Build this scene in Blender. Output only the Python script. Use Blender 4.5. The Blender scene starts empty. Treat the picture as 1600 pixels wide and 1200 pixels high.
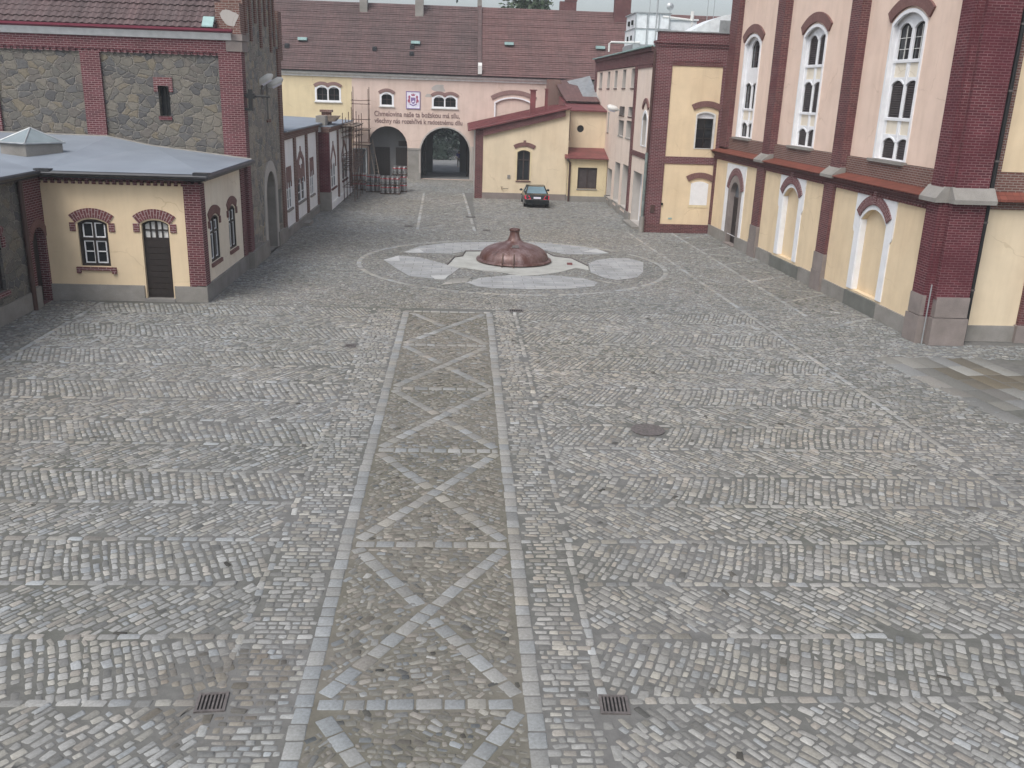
import bpy, bmesh, math, random
import numpy as np
from mathutils import Vector, Matrix
from mathutils.geometry import tessellate_polygon
random.seed(7); rng = np.random.default_rng(7)
S = bpy.context.scene
COL = S.collection
PI = math.pi

# ------------------------------------------------------------------ frames
# a facade frame maps (u along the wall, d into the wall, z up) to the world
def FY(y0): return lambda u, d, z: (u, y0 + d, z)                # faces the camera side (-Y)
def FXL(x0): return lambda u, d, z: (x0 - d, u, z)               # faces +X, u runs along Y
def FXR(x0): return lambda u, d, z: (x0 + d, u, z)               # faces -X, u runs along Y
def FT(u, d, z):                                                  # brewhouse wall, turned 2.5 degrees
    return (16.15 - .0437 * u + .999 * d, 30 + .999 * u + .0437 * d, z)
W = lambda x, y, z: (x, y, z)

def arc(u0, u1, zs, rise, n=14):
    """points of a segmental arch from (u1,zs) over the crown to (u0,zs)"""
    if rise < 1e-4: return [(u1, zs), (u0, zs)]
    h = (u1 - u0) / 2; R = (h * h + rise * rise) / (2 * rise); c = (u0 + u1) / 2; zc = zs + rise - R
    a = math.asin(min(1, h / R))
    if rise > h: a = PI - a
    return [(c + R * math.sin(t), zc + R * math.cos(t)) for t in np.linspace(a, -a, n)]
def arch(u0, u1, z0, z1, rise, n=14):
    return [(u0, z0), (u1, z0)] + arc(u0, u1, z1 - rise, rise, n)
def rect(u0, u1, z0, z1): return [(u0, z0), (u1, z0), (u1, z1), (u0, z1)]

class M:
    def __init__(s, F=W): s.F = F; s.f = []
    def poly(s, pts, uv=None, m=0): s.f.append(([s.F(*p) for p in pts], uv, m)); return s
    def box(s, u0, u1, d0, d1, z0, z1, m=0):
        P = lambda i, j, k: ((u0, u1)[i], (d0, d1)[j], (z0, z1)[k])
        for q in (((0,0,0),(1,0,0),(1,0,1),(0,0,1)), ((0,1,0),(0,1,1),(1,1,1),(1,1,0)), ((0,0,0),(0,0,1),(0,1,1),(0,1,0)),
                  ((1,0,0),(1,1,0),(1,1,1),(1,0,1)), ((0,0,1),(1,0,1),(1,1,1),(0,1,1)), ((0,0,0),(0,1,0),(1,1,0),(1,0,0))):
            s.poly([P(*a) for a in q], None, m)
        return s
    def plate(s, out, holes, d0, d1, m=0, mh=None):
        loops = [out] + list(holes)
        V = [[Vector((u, z, 0)) for u, z in l] for l in loops]
        flat = [p for l in loops for p in l]
        for t in tessellate_polygon(V):
            for d in (d0, d1): s.poly([(flat[i][0], d, flat[i][1]) for i in t], None, m)
        for k, l in enumerate(loops):
            for i in range(len(l)):
                a, b = l[i], l[(i + 1) % len(l)]
                s.poly([(a[0], d0, a[1]), (b[0], d0, b[1]), (b[0], d1, b[1]), (a[0], d1, a[1])], None, m if (k == 0 or mh is None) else mh)
        return s
    def band(s, u0, u1, zs, rise, t, d0, d1, legs=0, m=0, n=16, key=0):
        """brick hood: a ring of thickness t over an arch, bricks set radially"""
        a = arc(u0, u1, zs, rise, n)
        o = []
        h = (u1 - u0) / 2; c = (u0 + u1) / 2; R = (h * h + rise * rise) / (2 * rise); zc = zs + rise - R
        for (u, z) in a:
            o.append((c + (u - c) * (R + t) / R, zc + (z - zc) * (R + t) / R))
        L = 0
        for i in range(len(a) - 1):
            l = math.dist(a[i], a[i + 1]); p, q, r_, w = a[i], a[i + 1], o[i + 1], o[i]
            uv = [(0, L), (0, L + l), (t, L + l), (t, L)]
            for d in (d0, d1): s.poly([(x[0], d, x[1]) for x in (p, q, r_, w)], uv, m)
            s.poly([(w[0], d0, w[1]), (r_[0], d0, r_[1]), (r_[0], d1, r_[1]), (w[0], d1, w[1])], None, m)
            s.poly([(p[0], d0, p[1]), (q[0], d0, q[1]), (q[0], d1, q[1]), (p[0], d1, p[1])], None, m)
            L += l
        for e in (0, -1):
            s.poly([(a[e][0], d0, a[e][1]), (o[e][0], d0, o[e][1]), (o[e][0], d1, o[e][1]), (a[e][0], d1, a[e][1])], None, m)
        if legs:
            lw = h * t / R; s.box(u0 - lw, u0, d0, d1, zs - legs, zs + .01, m); s.box(u1, u1 + lw, d0, d1, zs - legs, zs + .01, m)
        if key: s.box(c - key / 2, c + key / 2, d0 - .02, d1, zs + rise + t * .1, zs + rise + t + key * .7, m)
        return s
    def prof(s, pts, u0, u1, m=0):
        """profile in (d,z) swept along u"""
        n = len(pts)
        for i in range(n):
            a, b = pts[i], pts[(i + 1) % n]
            s.poly([(u0, *a), (u1, *a), (u1, *b), (u0, *b)], None, m)
        s.poly([(u0, *p) for p in pts], None, m); s.poly([(u1, *p) for p in pts], None, m)
        return s
    def tube(s, pts, r, n=8, m=0):
        pts = [Vector(p) for p in pts]; rings = []
        rs = r if isinstance(r, (list, tuple)) else [r] * len(pts)
        for i, p in enumerate(pts):
            t = (pts[min(i + 1, len(pts) - 1)] - pts[max(i - 1, 0)]).normalized()
            a = t.cross(Vector((0, 0, 1)) if abs(t.z) < .9 else Vector((1, 0, 0))).normalized(); b = t.cross(a)
            rings.append([tuple(p + rs[i] * (a * math.cos(2 * PI * k / n) + b * math.sin(2 * PI * k / n))) for k in range(n)])
        for i in range(len(rings) - 1):
            for k in range(n): s.poly([rings[i][k], rings[i][(k + 1) % n], rings[i + 1][(k + 1) % n], rings[i + 1][k]], None, m)
        s.poly(rings[0][::-1], None, m); s.poly(rings[-1], None, m)
        return s
    def lathe(s, c, prof, n=24, m=0, cap=True):
        R = [[(c[0] + r * math.cos(2 * PI * k / n), c[1] + r * math.sin(2 * PI * k / n), c[2] + z) for k in range(n)] for r, z in prof]
        for i in range(len(R) - 1):
            for k in range(n): s.poly([R[i][k], R[i][(k + 1) % n], R[i + 1][(k + 1) % n], R[i + 1][k]], None, m)
        if cap:
            s.poly(R[0][::-1], None, m); s.poly(R[-1], None, m)
        return s
    def build(s, name, mats, parent=None, loc=None, smooth=False, cleanup=True):
        mats = mats if isinstance(mats, (list, tuple)) else [mats]
        off = Vector(loc) if loc is not None else (base_of(parent) if parent else Vector((0, 0, 0)))
        bm = bmesh.new(); uvl = bm.loops.layers.uv.new('UVMap')
        for pts, uv, mi in s.f:
            P = [Vector(p) for p in pts]
            nrm = Vector((0, 0, 0))
            for i in range(len(P)):
                a, b = P[i], P[(i + 1) % len(P)]
                nrm += Vector(((a.y - b.y) * (a.z + b.z), (a.z - b.z) * (a.x + b.x), (a.x - b.x) * (a.y + b.y)))
            if nrm.length < 1e-9: continue
            nrm.normalize()
            try: fc = bm.faces.new([bm.verts.new(p - off) for p in P])
            except ValueError: continue
            fc.material_index = mi
            if uv is None:
                if abs(nrm.z) > .8: uv = [(p.x, p.y) for p in P]
                else:
                    t = Vector((-nrm.y, nrm.x, 0)).normalized()
                    if abs(t.x) > abs(t.y): t = t if t.x > 0 else -t
                    else: t = t if t.y > 0 else -t
                    uv = [(p.dot(t), p.z) for p in P]
            for l, q in zip(fc.loops, uv): l[uvl].uv = q
        if cleanup:
            bmesh.ops.remove_doubles(bm, verts=bm.verts, dist=1e-5)
            bmesh.ops.recalc_face_normals(bm, faces=bm.faces)
        me = bpy.data.meshes.new(name); bm.to_mesh(me); bm.free()
        if smooth:
            me.shade_smooth(); me.set_sharp_from_angle(angle=math.radians(40))
        for m_ in mats: me.materials.append(m_)
        o = bpy.data.objects.new(name, me); COL.objects.link(o)
        if parent: o.parent = parent
        elif loc is not None: o.location = loc
        return o
BASE = {}
def base_of(o):
    v = Vector((0, 0, 0))
    while o: v += Vector(o.location); o = o.parent
    return v
def tag(o, label, cat, group=None):
    o['label'] = label; o['category'] = cat
    if group: o['group'] = group
    return o
def thing(name, label, cat, loc, group=None):
    o = bpy.data.objects.new(name, None); COL.objects.link(o); o.location = loc; o.empty_display_size = .2
    return tag(o, label, cat, group)
def struct(o, kind='structure'): o['kind'] = kind; return o

# ------------------------------------------------------------------ materials
def new_mat(name):
    m = bpy.data.materials.new(name); m.use_nodes = True; nt = m.node_tree
    return m, nt, nt.nodes['Principled BSDF']
def N(nt, typ, **kw):
    n = nt.nodes.new(typ)
    for k, v in kw.items():
        if k in n.inputs.keys(): n.inputs[k].default_value = v
        else: setattr(n, k, v)
    return n
def lk(nt, a, b): nt.links.new(a, b)
def c4(c): return (*c, 1) if len(c) == 3 else c
def mixc(nt, fac, a, b, mode='MIX'):
    n = nt.nodes.new('ShaderNodeMix'); n.data_type = 'RGBA'; n.blend_type = mode
    for i, v in ((0, fac), (6, a), (7, b)):
        if hasattr(v, 'links') or hasattr(v, 'is_linked'): nt.links.new(v, n.inputs[i])
        else: n.inputs[i].default_value = v if i == 0 else c4(v)
    return n.outputs[2]
def ramp(nt, src, p0, p1, c0=(0, 0, 0), c1=(1, 1, 1)):
    r = nt.nodes.new('ShaderNodeValToRGB'); e = r.color_ramp.elements
    e[0].position, e[0].color = p0, c4(c0); e[1].position, e[1].color = p1, c4(c1)
    nt.links.new(src, r.inputs[0]); return r.outputs[0]
def coords(nt, kind='UV', scale=(1, 1, 1)):
    t = nt.nodes.new('ShaderNodeTexCoord'); mp = nt.nodes.new('ShaderNodeMapping'); mp.inputs['Scale'].default_value = scale
    lk(nt, t.outputs[kind], mp.inputs[0]); return mp.outputs[0]
def noise(nt, vec, scale, detail=4, rough=.55):
    n = N(nt, 'ShaderNodeTexNoise', Scale=scale, Detail=detail, Roughness=rough); lk(nt, vec, n.inputs['Vector']); return n.outputs[0]
def bump(nt, h, strength, dist, b):
    n = N(nt, 'ShaderNodeBump', Strength=strength, Distance=dist); lk(nt, h, n.inputs['Height']); lk(nt, n.outputs[0], b.inputs['Normal'])
def dirt(nt, vec, col, amount=.35, scale=.7, tone=(.55, .52, .48)):
    """soot, rain streaks and patches: multiplies the colour by blotches of their own shape"""
    a = noise(nt, vec, scale, 6, .65)
    col = mixc(nt, ramp(nt, a, .35, .75, (amount,) * 3, (0, 0, 0)), col, mixc(nt, 1.0, col, tone, 'MULTIPLY'))
    return col

def plain(name, c, rough=.7, metal=0, var=.12, scale=3, bmp=.0, spec=.4, vec='Object'):
    m, nt, b = new_mat(name); v = coords(nt, vec)
    n = noise(nt, v, scale, 5)
    lk(nt, mixc(nt, ramp(nt, n, .3, .7), [x * (1 - var) for x in c], [min(1, x * (1 + var)) for x in c]), b.inputs['Base Color'])
    b.inputs['Roughness'].default_value = rough; b.inputs['Metallic'].default_value = metal; b.inputs['Specular IOR Level'].default_value = spec
    if bmp: bump(nt, noise(nt, v, scale * 8, 3), bmp, .01, b)
    return m
def plaster(name, c, stain=.4, tone=(.72, .68, .62)):
    c = [x * .92 for x in c]
    m, nt, b = new_mat(name); v = coords(nt, 'UV'); vs = coords(nt, 'UV', (1.6, .22, 1))
    col = mixc(nt, ramp(nt, noise(nt, v, .9, 6, .6), .3, .7), [x * .93 for x in c], [x * 1.05 for x in c])
    col = mixc(nt, ramp(nt, noise(nt, vs, 1.3, 5, .6), .45, .8, (0,) * 3, (stain,) * 3), col, mixc(nt, 1.0, col, tone, 'MULTIPLY'))
    col = mixc(nt, ramp(nt, noise(nt, v, .33, 3, .5), .5, .72, (0,) * 3, (stain * .6,) * 3), col, mixc(nt, 1.0, col, (.86, .78, .74), 'MULTIPLY'))
    cr = N(nt, 'ShaderNodeTexVoronoi', Scale=.45); cr.feature = 'DISTANCE_TO_EDGE'; cr.voronoi_dimensions = '2D'
    wv = nt.nodes.new('ShaderNodeVectorMath'); wv.operation = 'MULTIPLY_ADD'; wv.inputs[1].default_value = (.9, .9, 0)
    nn = N(nt, 'ShaderNodeTexNoise', Scale=1.1, Detail=6.0); lk(nt, v, nn.inputs['Vector']); lk(nt, nn.outputs[1], wv.inputs[0]); lk(nt, v, wv.inputs[2]); lk(nt, wv.outputs[0], cr.inputs['Vector'])
    crm = nt.nodes.new('ShaderNodeMath'); crm.operation = 'MULTIPLY'; lk(nt, ramp(nt, cr.outputs['Distance'], .004, .012, (.5,) * 3, (0,) * 3), crm.inputs[0]); lk(nt, ramp(nt, noise(nt, v, .5, 2), .5, .6), crm.inputs[1])
    col = mixc(nt, crm.outputs[0], col, mixc(nt, 1.0, col, (.7, .66, .6), 'MULTIPLY'))
    col = mixc(nt, ramp(nt, noise(nt, v, .62, 7, .72), .62, .68, (0,) * 3, (.35,) * 3), col, mixc(nt, 1.0, col, (.9, .88, .88), 'MULTIPLY'))
    lk(nt, col, b.inputs['Base Color']); b.inputs['Roughness'].default_value = .92; b.inputs['Specular IOR Level'].default_value = .2
    bump(nt, noise(nt, v, 35, 4, .7), .35, .006, b)
    return m
def brick(name, c1, c2, mortar, w=.27, h=.085, ms=.011, paint=None, paintamt=(.5, .6), rough=.85, soot=.6):
    c1, c2, mortar = [[x * .93 for x in q] for q in (c1, c2, mortar)]
    m, nt, b = new_mat(name); v = coords(nt, 'UV')
    vj = nt.nodes.new('ShaderNodeVectorMath'); vj.operation = 'ADD'
    nz = N(nt, 'ShaderNodeTexNoise', Scale=6.0, Detail=2.0); lk(nt, v, nz.inputs['Vector'])
    sc = nt.nodes.new('ShaderNodeVectorMath'); sc.operation = 'SCALE'; sc.inputs['Scale'].default_value = .012
    lk(nt, nz.outputs[1], sc.inputs[0]); lk(nt, v, vj.inputs[0]); lk(nt, sc.outputs[0], vj.inputs[1])
    t = N(nt, 'ShaderNodeTexBrick', Scale=1.0); t.offset = .5
    t.inputs['Brick Width'].default_value = w; t.inputs['Row Height'].default_value = h; t.inputs['Mortar Size'].default_value = ms
    t.inputs['Mortar Smooth'].default_value = .15; t.inputs['Bias'].default_value = 0
    t.inputs['Color1'].default_value = c4(c1); t.inputs['Color2'].default_value = c4(c2); t.inputs['Mortar'].default_value = c4(mortar)
    lk(nt, vj.outputs[0], t.inputs['Vector'])
    col = t.outputs['Color']
    if paint:
        col = mixc(nt, ramp(nt, noise(nt, v, .55, 6, .62), paintamt[0], paintamt[1]), col, paint)
    col = mixc(nt, ramp(nt, noise(nt, v, 2.2, 5, .6), .3, .75, (.25,) * 3, (0,) * 3), col, mixc(nt, 1.0, col, (1.25, 1.2, 1.2), 'MULTIPLY'))
    col = dirt(nt, v, col, soot, .8, (.6, .58, .55))
    lk(nt, col, b.inputs['Base Color']); b.inputs['Roughness'].default_value = rough; b.inputs['Specular IOR Level'].default_value = .25
    inv = nt.nodes.new('ShaderNodeMath'); inv.operation = 'SUBTRACT'; inv.inputs[0].default_value = 1; lk(nt, t.outputs['Fac'], inv.inputs[1])
    bump(nt, inv.outputs[0], .5, .012, b)
    return m
def rubble(name, gain=1.0, smear_at=.53):
    m, nt, b = new_mat(name); v = coords(nt, 'UV', (1, 1.35, 1))
    nz = N(nt, 'ShaderNodeTexNoise', Scale=2.6, Detail=6.0, Roughness=.62); lk(nt, v, nz.inputs['Vector'])
    va = nt.nodes.new('ShaderNodeVectorMath'); va.operation = 'MULTIPLY_ADD'; va.inputs[1].default_value = (.42, .42, 0)
    lk(nt, nz.outputs[1], va.inputs[0]); lk(nt, v, va.inputs[2])
    vo = N(nt, 'ShaderNodeTexVoronoi', Scale=2.5); vo.feature = 'F1'; vo.voronoi_dimensions = '2D'; lk(nt, va.outputs[0], vo.inputs['Vector'])
    ve = N(nt, 'ShaderNodeTexVoronoi', Scale=2.5); ve.feature = 'DISTANCE_TO_EDGE'; ve.voronoi_dimensions = '2D'; lk(nt, va.outputs[0], ve.inputs['Vector'])
    hsv = nt.nodes.new('ShaderNodeSeparateColor'); lk(nt, vo.outputs['Color'], hsv.inputs[0])
    r = nt.nodes.new('ShaderNodeValToRGB'); r.color_ramp.interpolation = 'CONSTANT'; e = r.color_ramp.elements
    cs = [(.165, .16, .145), (.20, .19, .165), (.125, .125, .125), (.225, .21, .18), (.175, .163, .148), (.15, .15, .148), (.225, .20, .155)]
    cs = [tuple(x * gain * t for x, t in zip(q, (.98, .97, .96))) for q in cs]
    e[0].color = c4(cs[0]); e[1].position = .16; e[1].color = c4(cs[1])
    for i in range(2, 7): q = e.new(i * .148); q.color = c4(cs[i])
    lk(nt, hsv.outputs[0], r.inputs[0])
    stone = mixc(nt, ramp(nt, noise(nt, v, 9, 5), .25, .8), r.outputs[0], mixc(nt, 1.0, r.outputs[0], (.62, .62, .62), 'MULTIPLY'))
    mort = ramp(nt, ve.outputs['Distance'], .012, .06, (.75,) * 3, (0,) * 3)
    mcol = mixc(nt, noise(nt, v, 3, 4), [min(.7, x * gain) for x in (.22, .205, .18)], [min(.7, x * gain) for x in (.40, .375, .34)])
    col = mixc(nt, mort, stone, mcol)
    smear = ramp(nt, noise(nt, v, .42, 6, .6), smear_at, smear_at + .16)
    pl = mixc(nt, noise(nt, v, 1.2, 6), [x * gain for x in (.15, .135, .115)], [x * gain for x in (.27, .24, .20)])
    col = mixc(nt, smear, col, mixc(nt, .75, col, pl))
    lk(nt, col, b.inputs['Base Color']); b.inputs['Roughness'].default_value = .95; b.inputs['Specular IOR Level'].default_value = .15
    hgt = ramp(nt, ve.outputs['Distance'], .0, .12)
    bump(nt, mixc(nt, .4, hgt, noise(nt, v, 11, 6)), 1.0, .07, b)
    return m
def tiles(name, c, w, h, dark=.6, rough=.75):
    m, nt, b = new_mat(name); v = coords(nt, 'UV')
    t = N(nt, 'ShaderNodeTexBrick', Scale=1.0); t.offset = .0
    t.inputs['Brick Width'].default_value = w; t.inputs['Row Height'].default_value = h; t.inputs['Mortar Size'].default_value = .012; t.inputs['Mortar Smooth'].default_value = .6
    t.inputs['Color1'].default_value = c4([x * 1.12 for x in c]); t.inputs['Color2'].default_value = c4([x * .85 for x in c]); t.inputs['Mortar'].default_value = c4([x * dark for x in c])
    lk(nt, v, t.inputs['Vector'])
    col = mixc(nt, ramp(nt, noise(nt, coords(nt, 'UV', (1, .25, 1)), .55, 6, .6), .4, .7), t.outputs[0], mixc(nt, 1.0, t.outputs[0], (1.3, 1.16, 1.16), 'MULTIPLY'))
    col = dirt(nt, v, col, .55, .3, (.62, .66, .66))
    col = mixc(nt, ramp(nt, noise(nt, v, 5, 5, .7), .55, .75, (0,) * 3, (.35,) * 3), col, mixc(nt, 1.0, col, (.6, .62, .6), 'MULTIPLY'))
    lk(nt, col, b.inputs['Base Color']); b.inputs['Roughness'].default_value = rough; b.inputs['Specular IOR Level'].default_value = .3
    bump(nt, noise(nt, v, 12, 3), .2, .01, b)
    return m
def slabs(name, c, rough=.85, joint=None):
    m, nt, b = new_mat(name); v = coords(nt, 'UV')
    col = mixc(nt, ramp(nt, noise(nt, v, 1.1, 6, .65), .3, .7), [x * .78 for x in c], [x * 1.12 for x in c])
    col = mixc(nt, ramp(nt, noise(nt, v, 40, 2), .4, .65), col, mixc(nt, 1.0, col, (.84, .84, .85), 'MULTIPLY'))
    if joint:
        t = N(nt, 'ShaderNodeTexBrick', Scale=1.0); t.inputs['Brick Width'].default_value = joint[0]; t.inputs['Row Height'].default_value = joint[1]; t.inputs['Mortar Size'].default_value = .012
        t.inputs['Color1'].default_value = (1.06, 1.05, 1.04, 1); t.inputs['Color2'].default_value = (.86, .87, .88, 1); t.inputs['Mortar'].default_value = (.5, .49, .47, 1); lk(nt, v, t.inputs['Vector'])
        col = mixc(nt, 1.0, col, t.outputs[0], 'MULTIPLY')
    col = dirt(nt, v, col, .5, .6, (.55, .55, .5))
    lk(nt, col, b.inputs['Base Color']); b.inputs['Roughness'].default_value = rough; b.inputs['Specular IOR Level'].default_value = .3
    bump(nt, noise(nt, v, 28, 4), .3, .008, b)
    return m
def cobblemat(name):
    m, nt, b = new_mat(name); v = coords(nt, 'Object')
    a = nt.nodes.new('ShaderNodeAttribute'); a.attribute_name = 'stone'
    col = mixc(nt, ramp(nt, noise(nt, v, 22, 4, .7), .3, .72), mixc(nt, 1.0, a.outputs['Color'], (.78, .77, .75), 'MULTIPLY'), mixc(nt, 1.0, a.outputs['Color'], (1.14, 1.14, 1.14), 'MULTIPLY'))
    col = mixc(nt, ramp(nt, noise(nt, v, .23, 5, .6), .38, .68, (.42,) * 3, (0,) * 3), col, mixc(nt, 1.0, col, (.66, .64, .58), 'MULTIPLY'))
    col = mixc(nt, ramp(nt, noise(nt, v, 1.1, 4, .65), .6, .78, (0,) * 3, (.5,) * 3), col, mixc(nt, 1.0, col, (.62, .58, .5), 'MULTIPLY'))
    col = mixc(nt, ramp(nt, noise(nt, v, .055, 3, .5), .35, .65), mixc(nt, 1.0, col, (.96, 1.0, 1.02), 'MULTIPLY'), mixc(nt, 1.0, col, (1.06, 1.0, .91), 'MULTIPLY'))
    lk(nt, col, b.inputs['Base Color']); b.inputs['Roughness'].default_value = .9; b.inputs['Specular IOR Level'].default_value = .18
    bump(nt, noise(nt, v, 60, 3), .3, .006, b)
    return m
def sandmat(name, ca=(.118, .117, .113), cb=(.178, .176, .170)):
    m, nt, b = new_mat(name); v = coords(nt, 'Object')
    col = mixc(nt, ramp(nt, noise(nt, v, 3.5, 6, .7), .3, .7), ca, cb)
    col = mixc(nt, ramp(nt, noise(nt, v, .2, 4), .4, .65), col, mixc(nt, 1.0, col, (.78, .80, .74), 'MULTIPLY'))
    lk(nt, col, b.inputs['Base Color']); b.inputs['Roughness'].default_value = .95; b.inputs['Specular IOR Level'].default_value = .15
    bump(nt, noise(nt, v, 45, 5, .8), .6, .01, b)
    return m
def glass(name, c=(.012, .014, .016), rough=.08):
    m, nt, b = new_mat(name); v = coords(nt, 'Object')
    lk(nt, mixc(nt, noise(nt, v, .8, 3), [x * .5 for x in c], [x * 2.2 for x in c]), b.inputs['Base Color'])
    b.inputs['Roughness'].default_value = rough; b.inputs['Specular IOR Level'].default_value = .5
    bump(nt, noise(nt, v, 1.3, 2), .05, .02, b)
    return m
def copper(name):
    m, nt, b = new_mat(name); v = coords(nt, 'Object'); vs = coords(nt, 'Object', (1, 1, .25))
    col = mixc(nt, ramp(nt, noise(nt, vs, 2.2, 7, .68), .42, .62), (.088, .036, .027), (.165, .108, .105))
    col = mixc(nt, ramp(nt, noise(nt, coords(nt, 'Object', (3, 3, .5)), 1.6, 7, .75), .50, .66, (0,) * 3, (.85,) * 3), col, (.235, .17, .165))
    col = mixc(nt, ramp(nt, noise(nt, v, 1.4, 5, .7), .58, .7, (0,) * 3, (.8,) * 3), col, (.055, .04, .042))
    lk(nt, col, b.inputs['Base Color']); b.inputs['Metallic'].default_value = .22
    r = nt.nodes.new('ShaderNodeMapRange'); r.inputs['To Min'].default_value = .3; r.inputs['To Max'].default_value = .6
    lk(nt, noise(nt, v, 3, 4), r.inputs[0]); lk(nt, r.outputs[0], b.inputs['Roughness'])
    bump(nt, noise(nt, v, 3.5, 3), .12, .03, b)
    return m
def leafmat(name, c):
    m, nt, b = new_mat(name); v = coords(nt, 'Object')
    lk(nt, mixc(nt, ramp(nt, noise(nt, v, 1.2, 4), .3, .7), [x * .55 for x in c], [x * 1.4 for x in c]), b.inputs['Base Color'])
    b.inputs['Roughness'].default_value = .6
    return m

X = dict(
    crimson=brick('brick_crimson', (.150, .042, .052), (.10, .03, .038), (.33, .235, .235)),
    maroon=brick('brick_maroon', (.165, .06, .062), (.10, .036, .040), (.235, .16, .155), paint=(.12, .036, .042), paintamt=(.5, .8)),
    towerbrick=brick('brick_tower', (.155, .036, .046), (.09, .022, .03), (.27, .17, .175), paint=(.095, .02, .030), paintamt=(.36, .8)),
    worn=brick('brick_worn', (.19, .085, .07), (.15, .07, .06), (.31, .26, .23), ms=.014),
    hood=brick('brick_hood', (.215, .115, .105), (.18, .092, .085), (.25, .15, .14), w=.3), hoodpale=brick('brick_hood_pale', (.30, .19, .175), (.26, .165, .155), (.33, .23, .215), w=.3),
    hoodline=brick('brick_hood_pointed', (.17, .055, .06), (.13, .045, .05), (.40, .31, .31), w=.28),
    pink=plaster('plaster_pink', (.80, .625, .52)), yellow=plaster('plaster_yellow', (.765, .62, .425)),
    yellow2=plaster('plaster_bright_yellow', (.72, .61, .40)), cream=plaster('plaster_cream', (.735, .62, .45)),
    white=plaster('plaster_white', (.93, .93, .93), .25), pinkpale=plaster('plaster_pale_pink', (.78, .655, .565)), pinkgate=plaster('plaster_gate_pink', (.68, .545, .475), .5), palecream=plaster('plaster_pale_cream', (.82, .75, .63)),
    plinth=slabs('plinth_stone', (.31, .295, .275)), plinthdark=slabs('plinth_patched', (.19, .195, .18)),
    concrete=slabs('concrete', (.30, .29, .28)), granite=slabs('granite_block', (.29, .25, .235)),
    rubble=rubble('rubble_masonry'), rubblepale=rubble('rubble_pale', 1.65, .50),
    whitepaint=plain('white_paint', (.74, .75, .77), .5, var=.06), offwhite=plain('offwhite_paint', (.60, .60, .58), .6),
    darkwood=plain('dark_wood', (.026, .02, .018), .5, var=.3, scale=8), brownwood=plain('brown_wood', (.05, .035, .032), .55, var=.25, scale=6),
    blackmetal=plain('black_metal', (.02, .021, .022), .45, .3), gutter=plain('gutter_dark', (.045, .047, .052), .4, .4),
    brownmetal=plain('downpipe_brown', (.075, .042, .036), .5, .2), greenmetal=plain('downpipe_green', (.17, .205, .20), .5, .2, var=.25),
    gutterred=plain('gutter_crimson', (.15, .02, .04), .45), redsheet=plain('red_sheet_metal', (.165, .052, .054), .5, .1, var=.35, scale=1.2, bmp=.1),
    greyroof=plain('grey_felt_roof', (.215, .245, .285), .6, var=.13, scale=.45, bmp=.1), skyglass=glass('skylight_glass', (.16, .19, .20), .12), greensheet=plain('green_copper_sheet', (.27, .40, .39), .6, .1),
    tile=tiles('pantiles_brown', (.115, .085, .085), .3, 10), fartile=tiles('plain_tiles_maroon', (.112, .076, .074), .3, .25, .5),
    fartilered=tiles('plain_tiles_red', (.140, .082, .078), .3, .25, .5), orangetile=tiles('ledge_tiles_orange', (.185, .06, .042), .25, .3),
    glass=glass('window_glass'), glassgrey=glass('grey_glass', (.09, .10, .11), .2), glassskytint=glass('car_glass_sky_tint', (.10, .15, .17), .05),  # car panes are blue because sky reflection is put into their base colour
    louvre=plain('louvre_slats', (.062, .05, .05), .6, var=.25, scale=5), copper=copper('aged_copper'),
    cobble=cobblemat('cobblestone'), sand=sandmat('joint_sand'), asphalt=slabs('asphalt_street', (.26, .265, .27)),
    pale=slabs('pale_concrete', (.47, .475, .455)), marble=slabs('grey_slab_mosaic', (.40, .41, .42), joint=(.9, .45)), beige=slabs('beige_slab', (.37, .36, .335), joint=(.7, .5)), palest=slabs('white_slab', (.55, .56, .57)),
    steel=plain('keg_steel', (.36, .37, .37), .35, .75, var=.3, scale=6), redband=plain('keg_band_red', (.36, .02, .035), .45),
    castiron=plain('cast_iron', (.125, .112, .108), .7, .15, var=.3, scale=12, bmp=.2), hole=plain('dark_shaft', (.008, .008, .008), .9),
    carpaint=plain('car_paint_black', (.010, .013, .014), .22, .2, spec=.6), rubber=plain('rubber', (.015, .015, .015), .85), chrome=plain('chrome', (.6, .6, .62), .18, .95), lampred=plain('tail_lamp_red', (.62, .02, .06), .15),
    galv=plain('galvanised_steel', (.36, .38, .39), .45, .5, var=.2), hvac=plain('hvac_panels', (.72, .75, .77), .45, .1), rust=plain('rusty_steel', (.12, .075, .06), .7, .3, var=.4),
    board=plain('plank_wood', (.20, .16, .13), .8, var=.3, scale=5), ink=plain('lettering_paint', (.185, .12, .115), .8), signblue=plain('sign_purple', (.21, .14, .32), .6), signred=plain('sign_red', (.32, .06, .12), .6), signwhite=plain('sign_white', (.70, .69, .78), .5),
    skin=plain('skin', (.45, .28, .2), .6), shirt=plain('shirt_blue', (.07, .06, .22), .8), trousers=plain('trousers_khaki', (.25, .24, .22), .8), hair=plain('hair_dark', (.03, .02, .016), .7),
    bark=plain('bark', (.06, .045, .035), .9, var=.3, scale=6), leaf=leafmat('leaves', (.035, .06, .025)), leafhaze=leafmat('leaves_hazed', (.035, .055, .046)), weed=leafmat('weeds', (.05, .065, .03)),  # foliage beyond the gate is lightened, with haze painted into its leaf colour
    passage=plaster('passage_plaster', (.20, .205, .21)), quoin=plaster('pale_grey_plaster', (.46, .435, .41)), interior=plain('interior_dark', (.03, .03, .03), .9),
)

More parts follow.
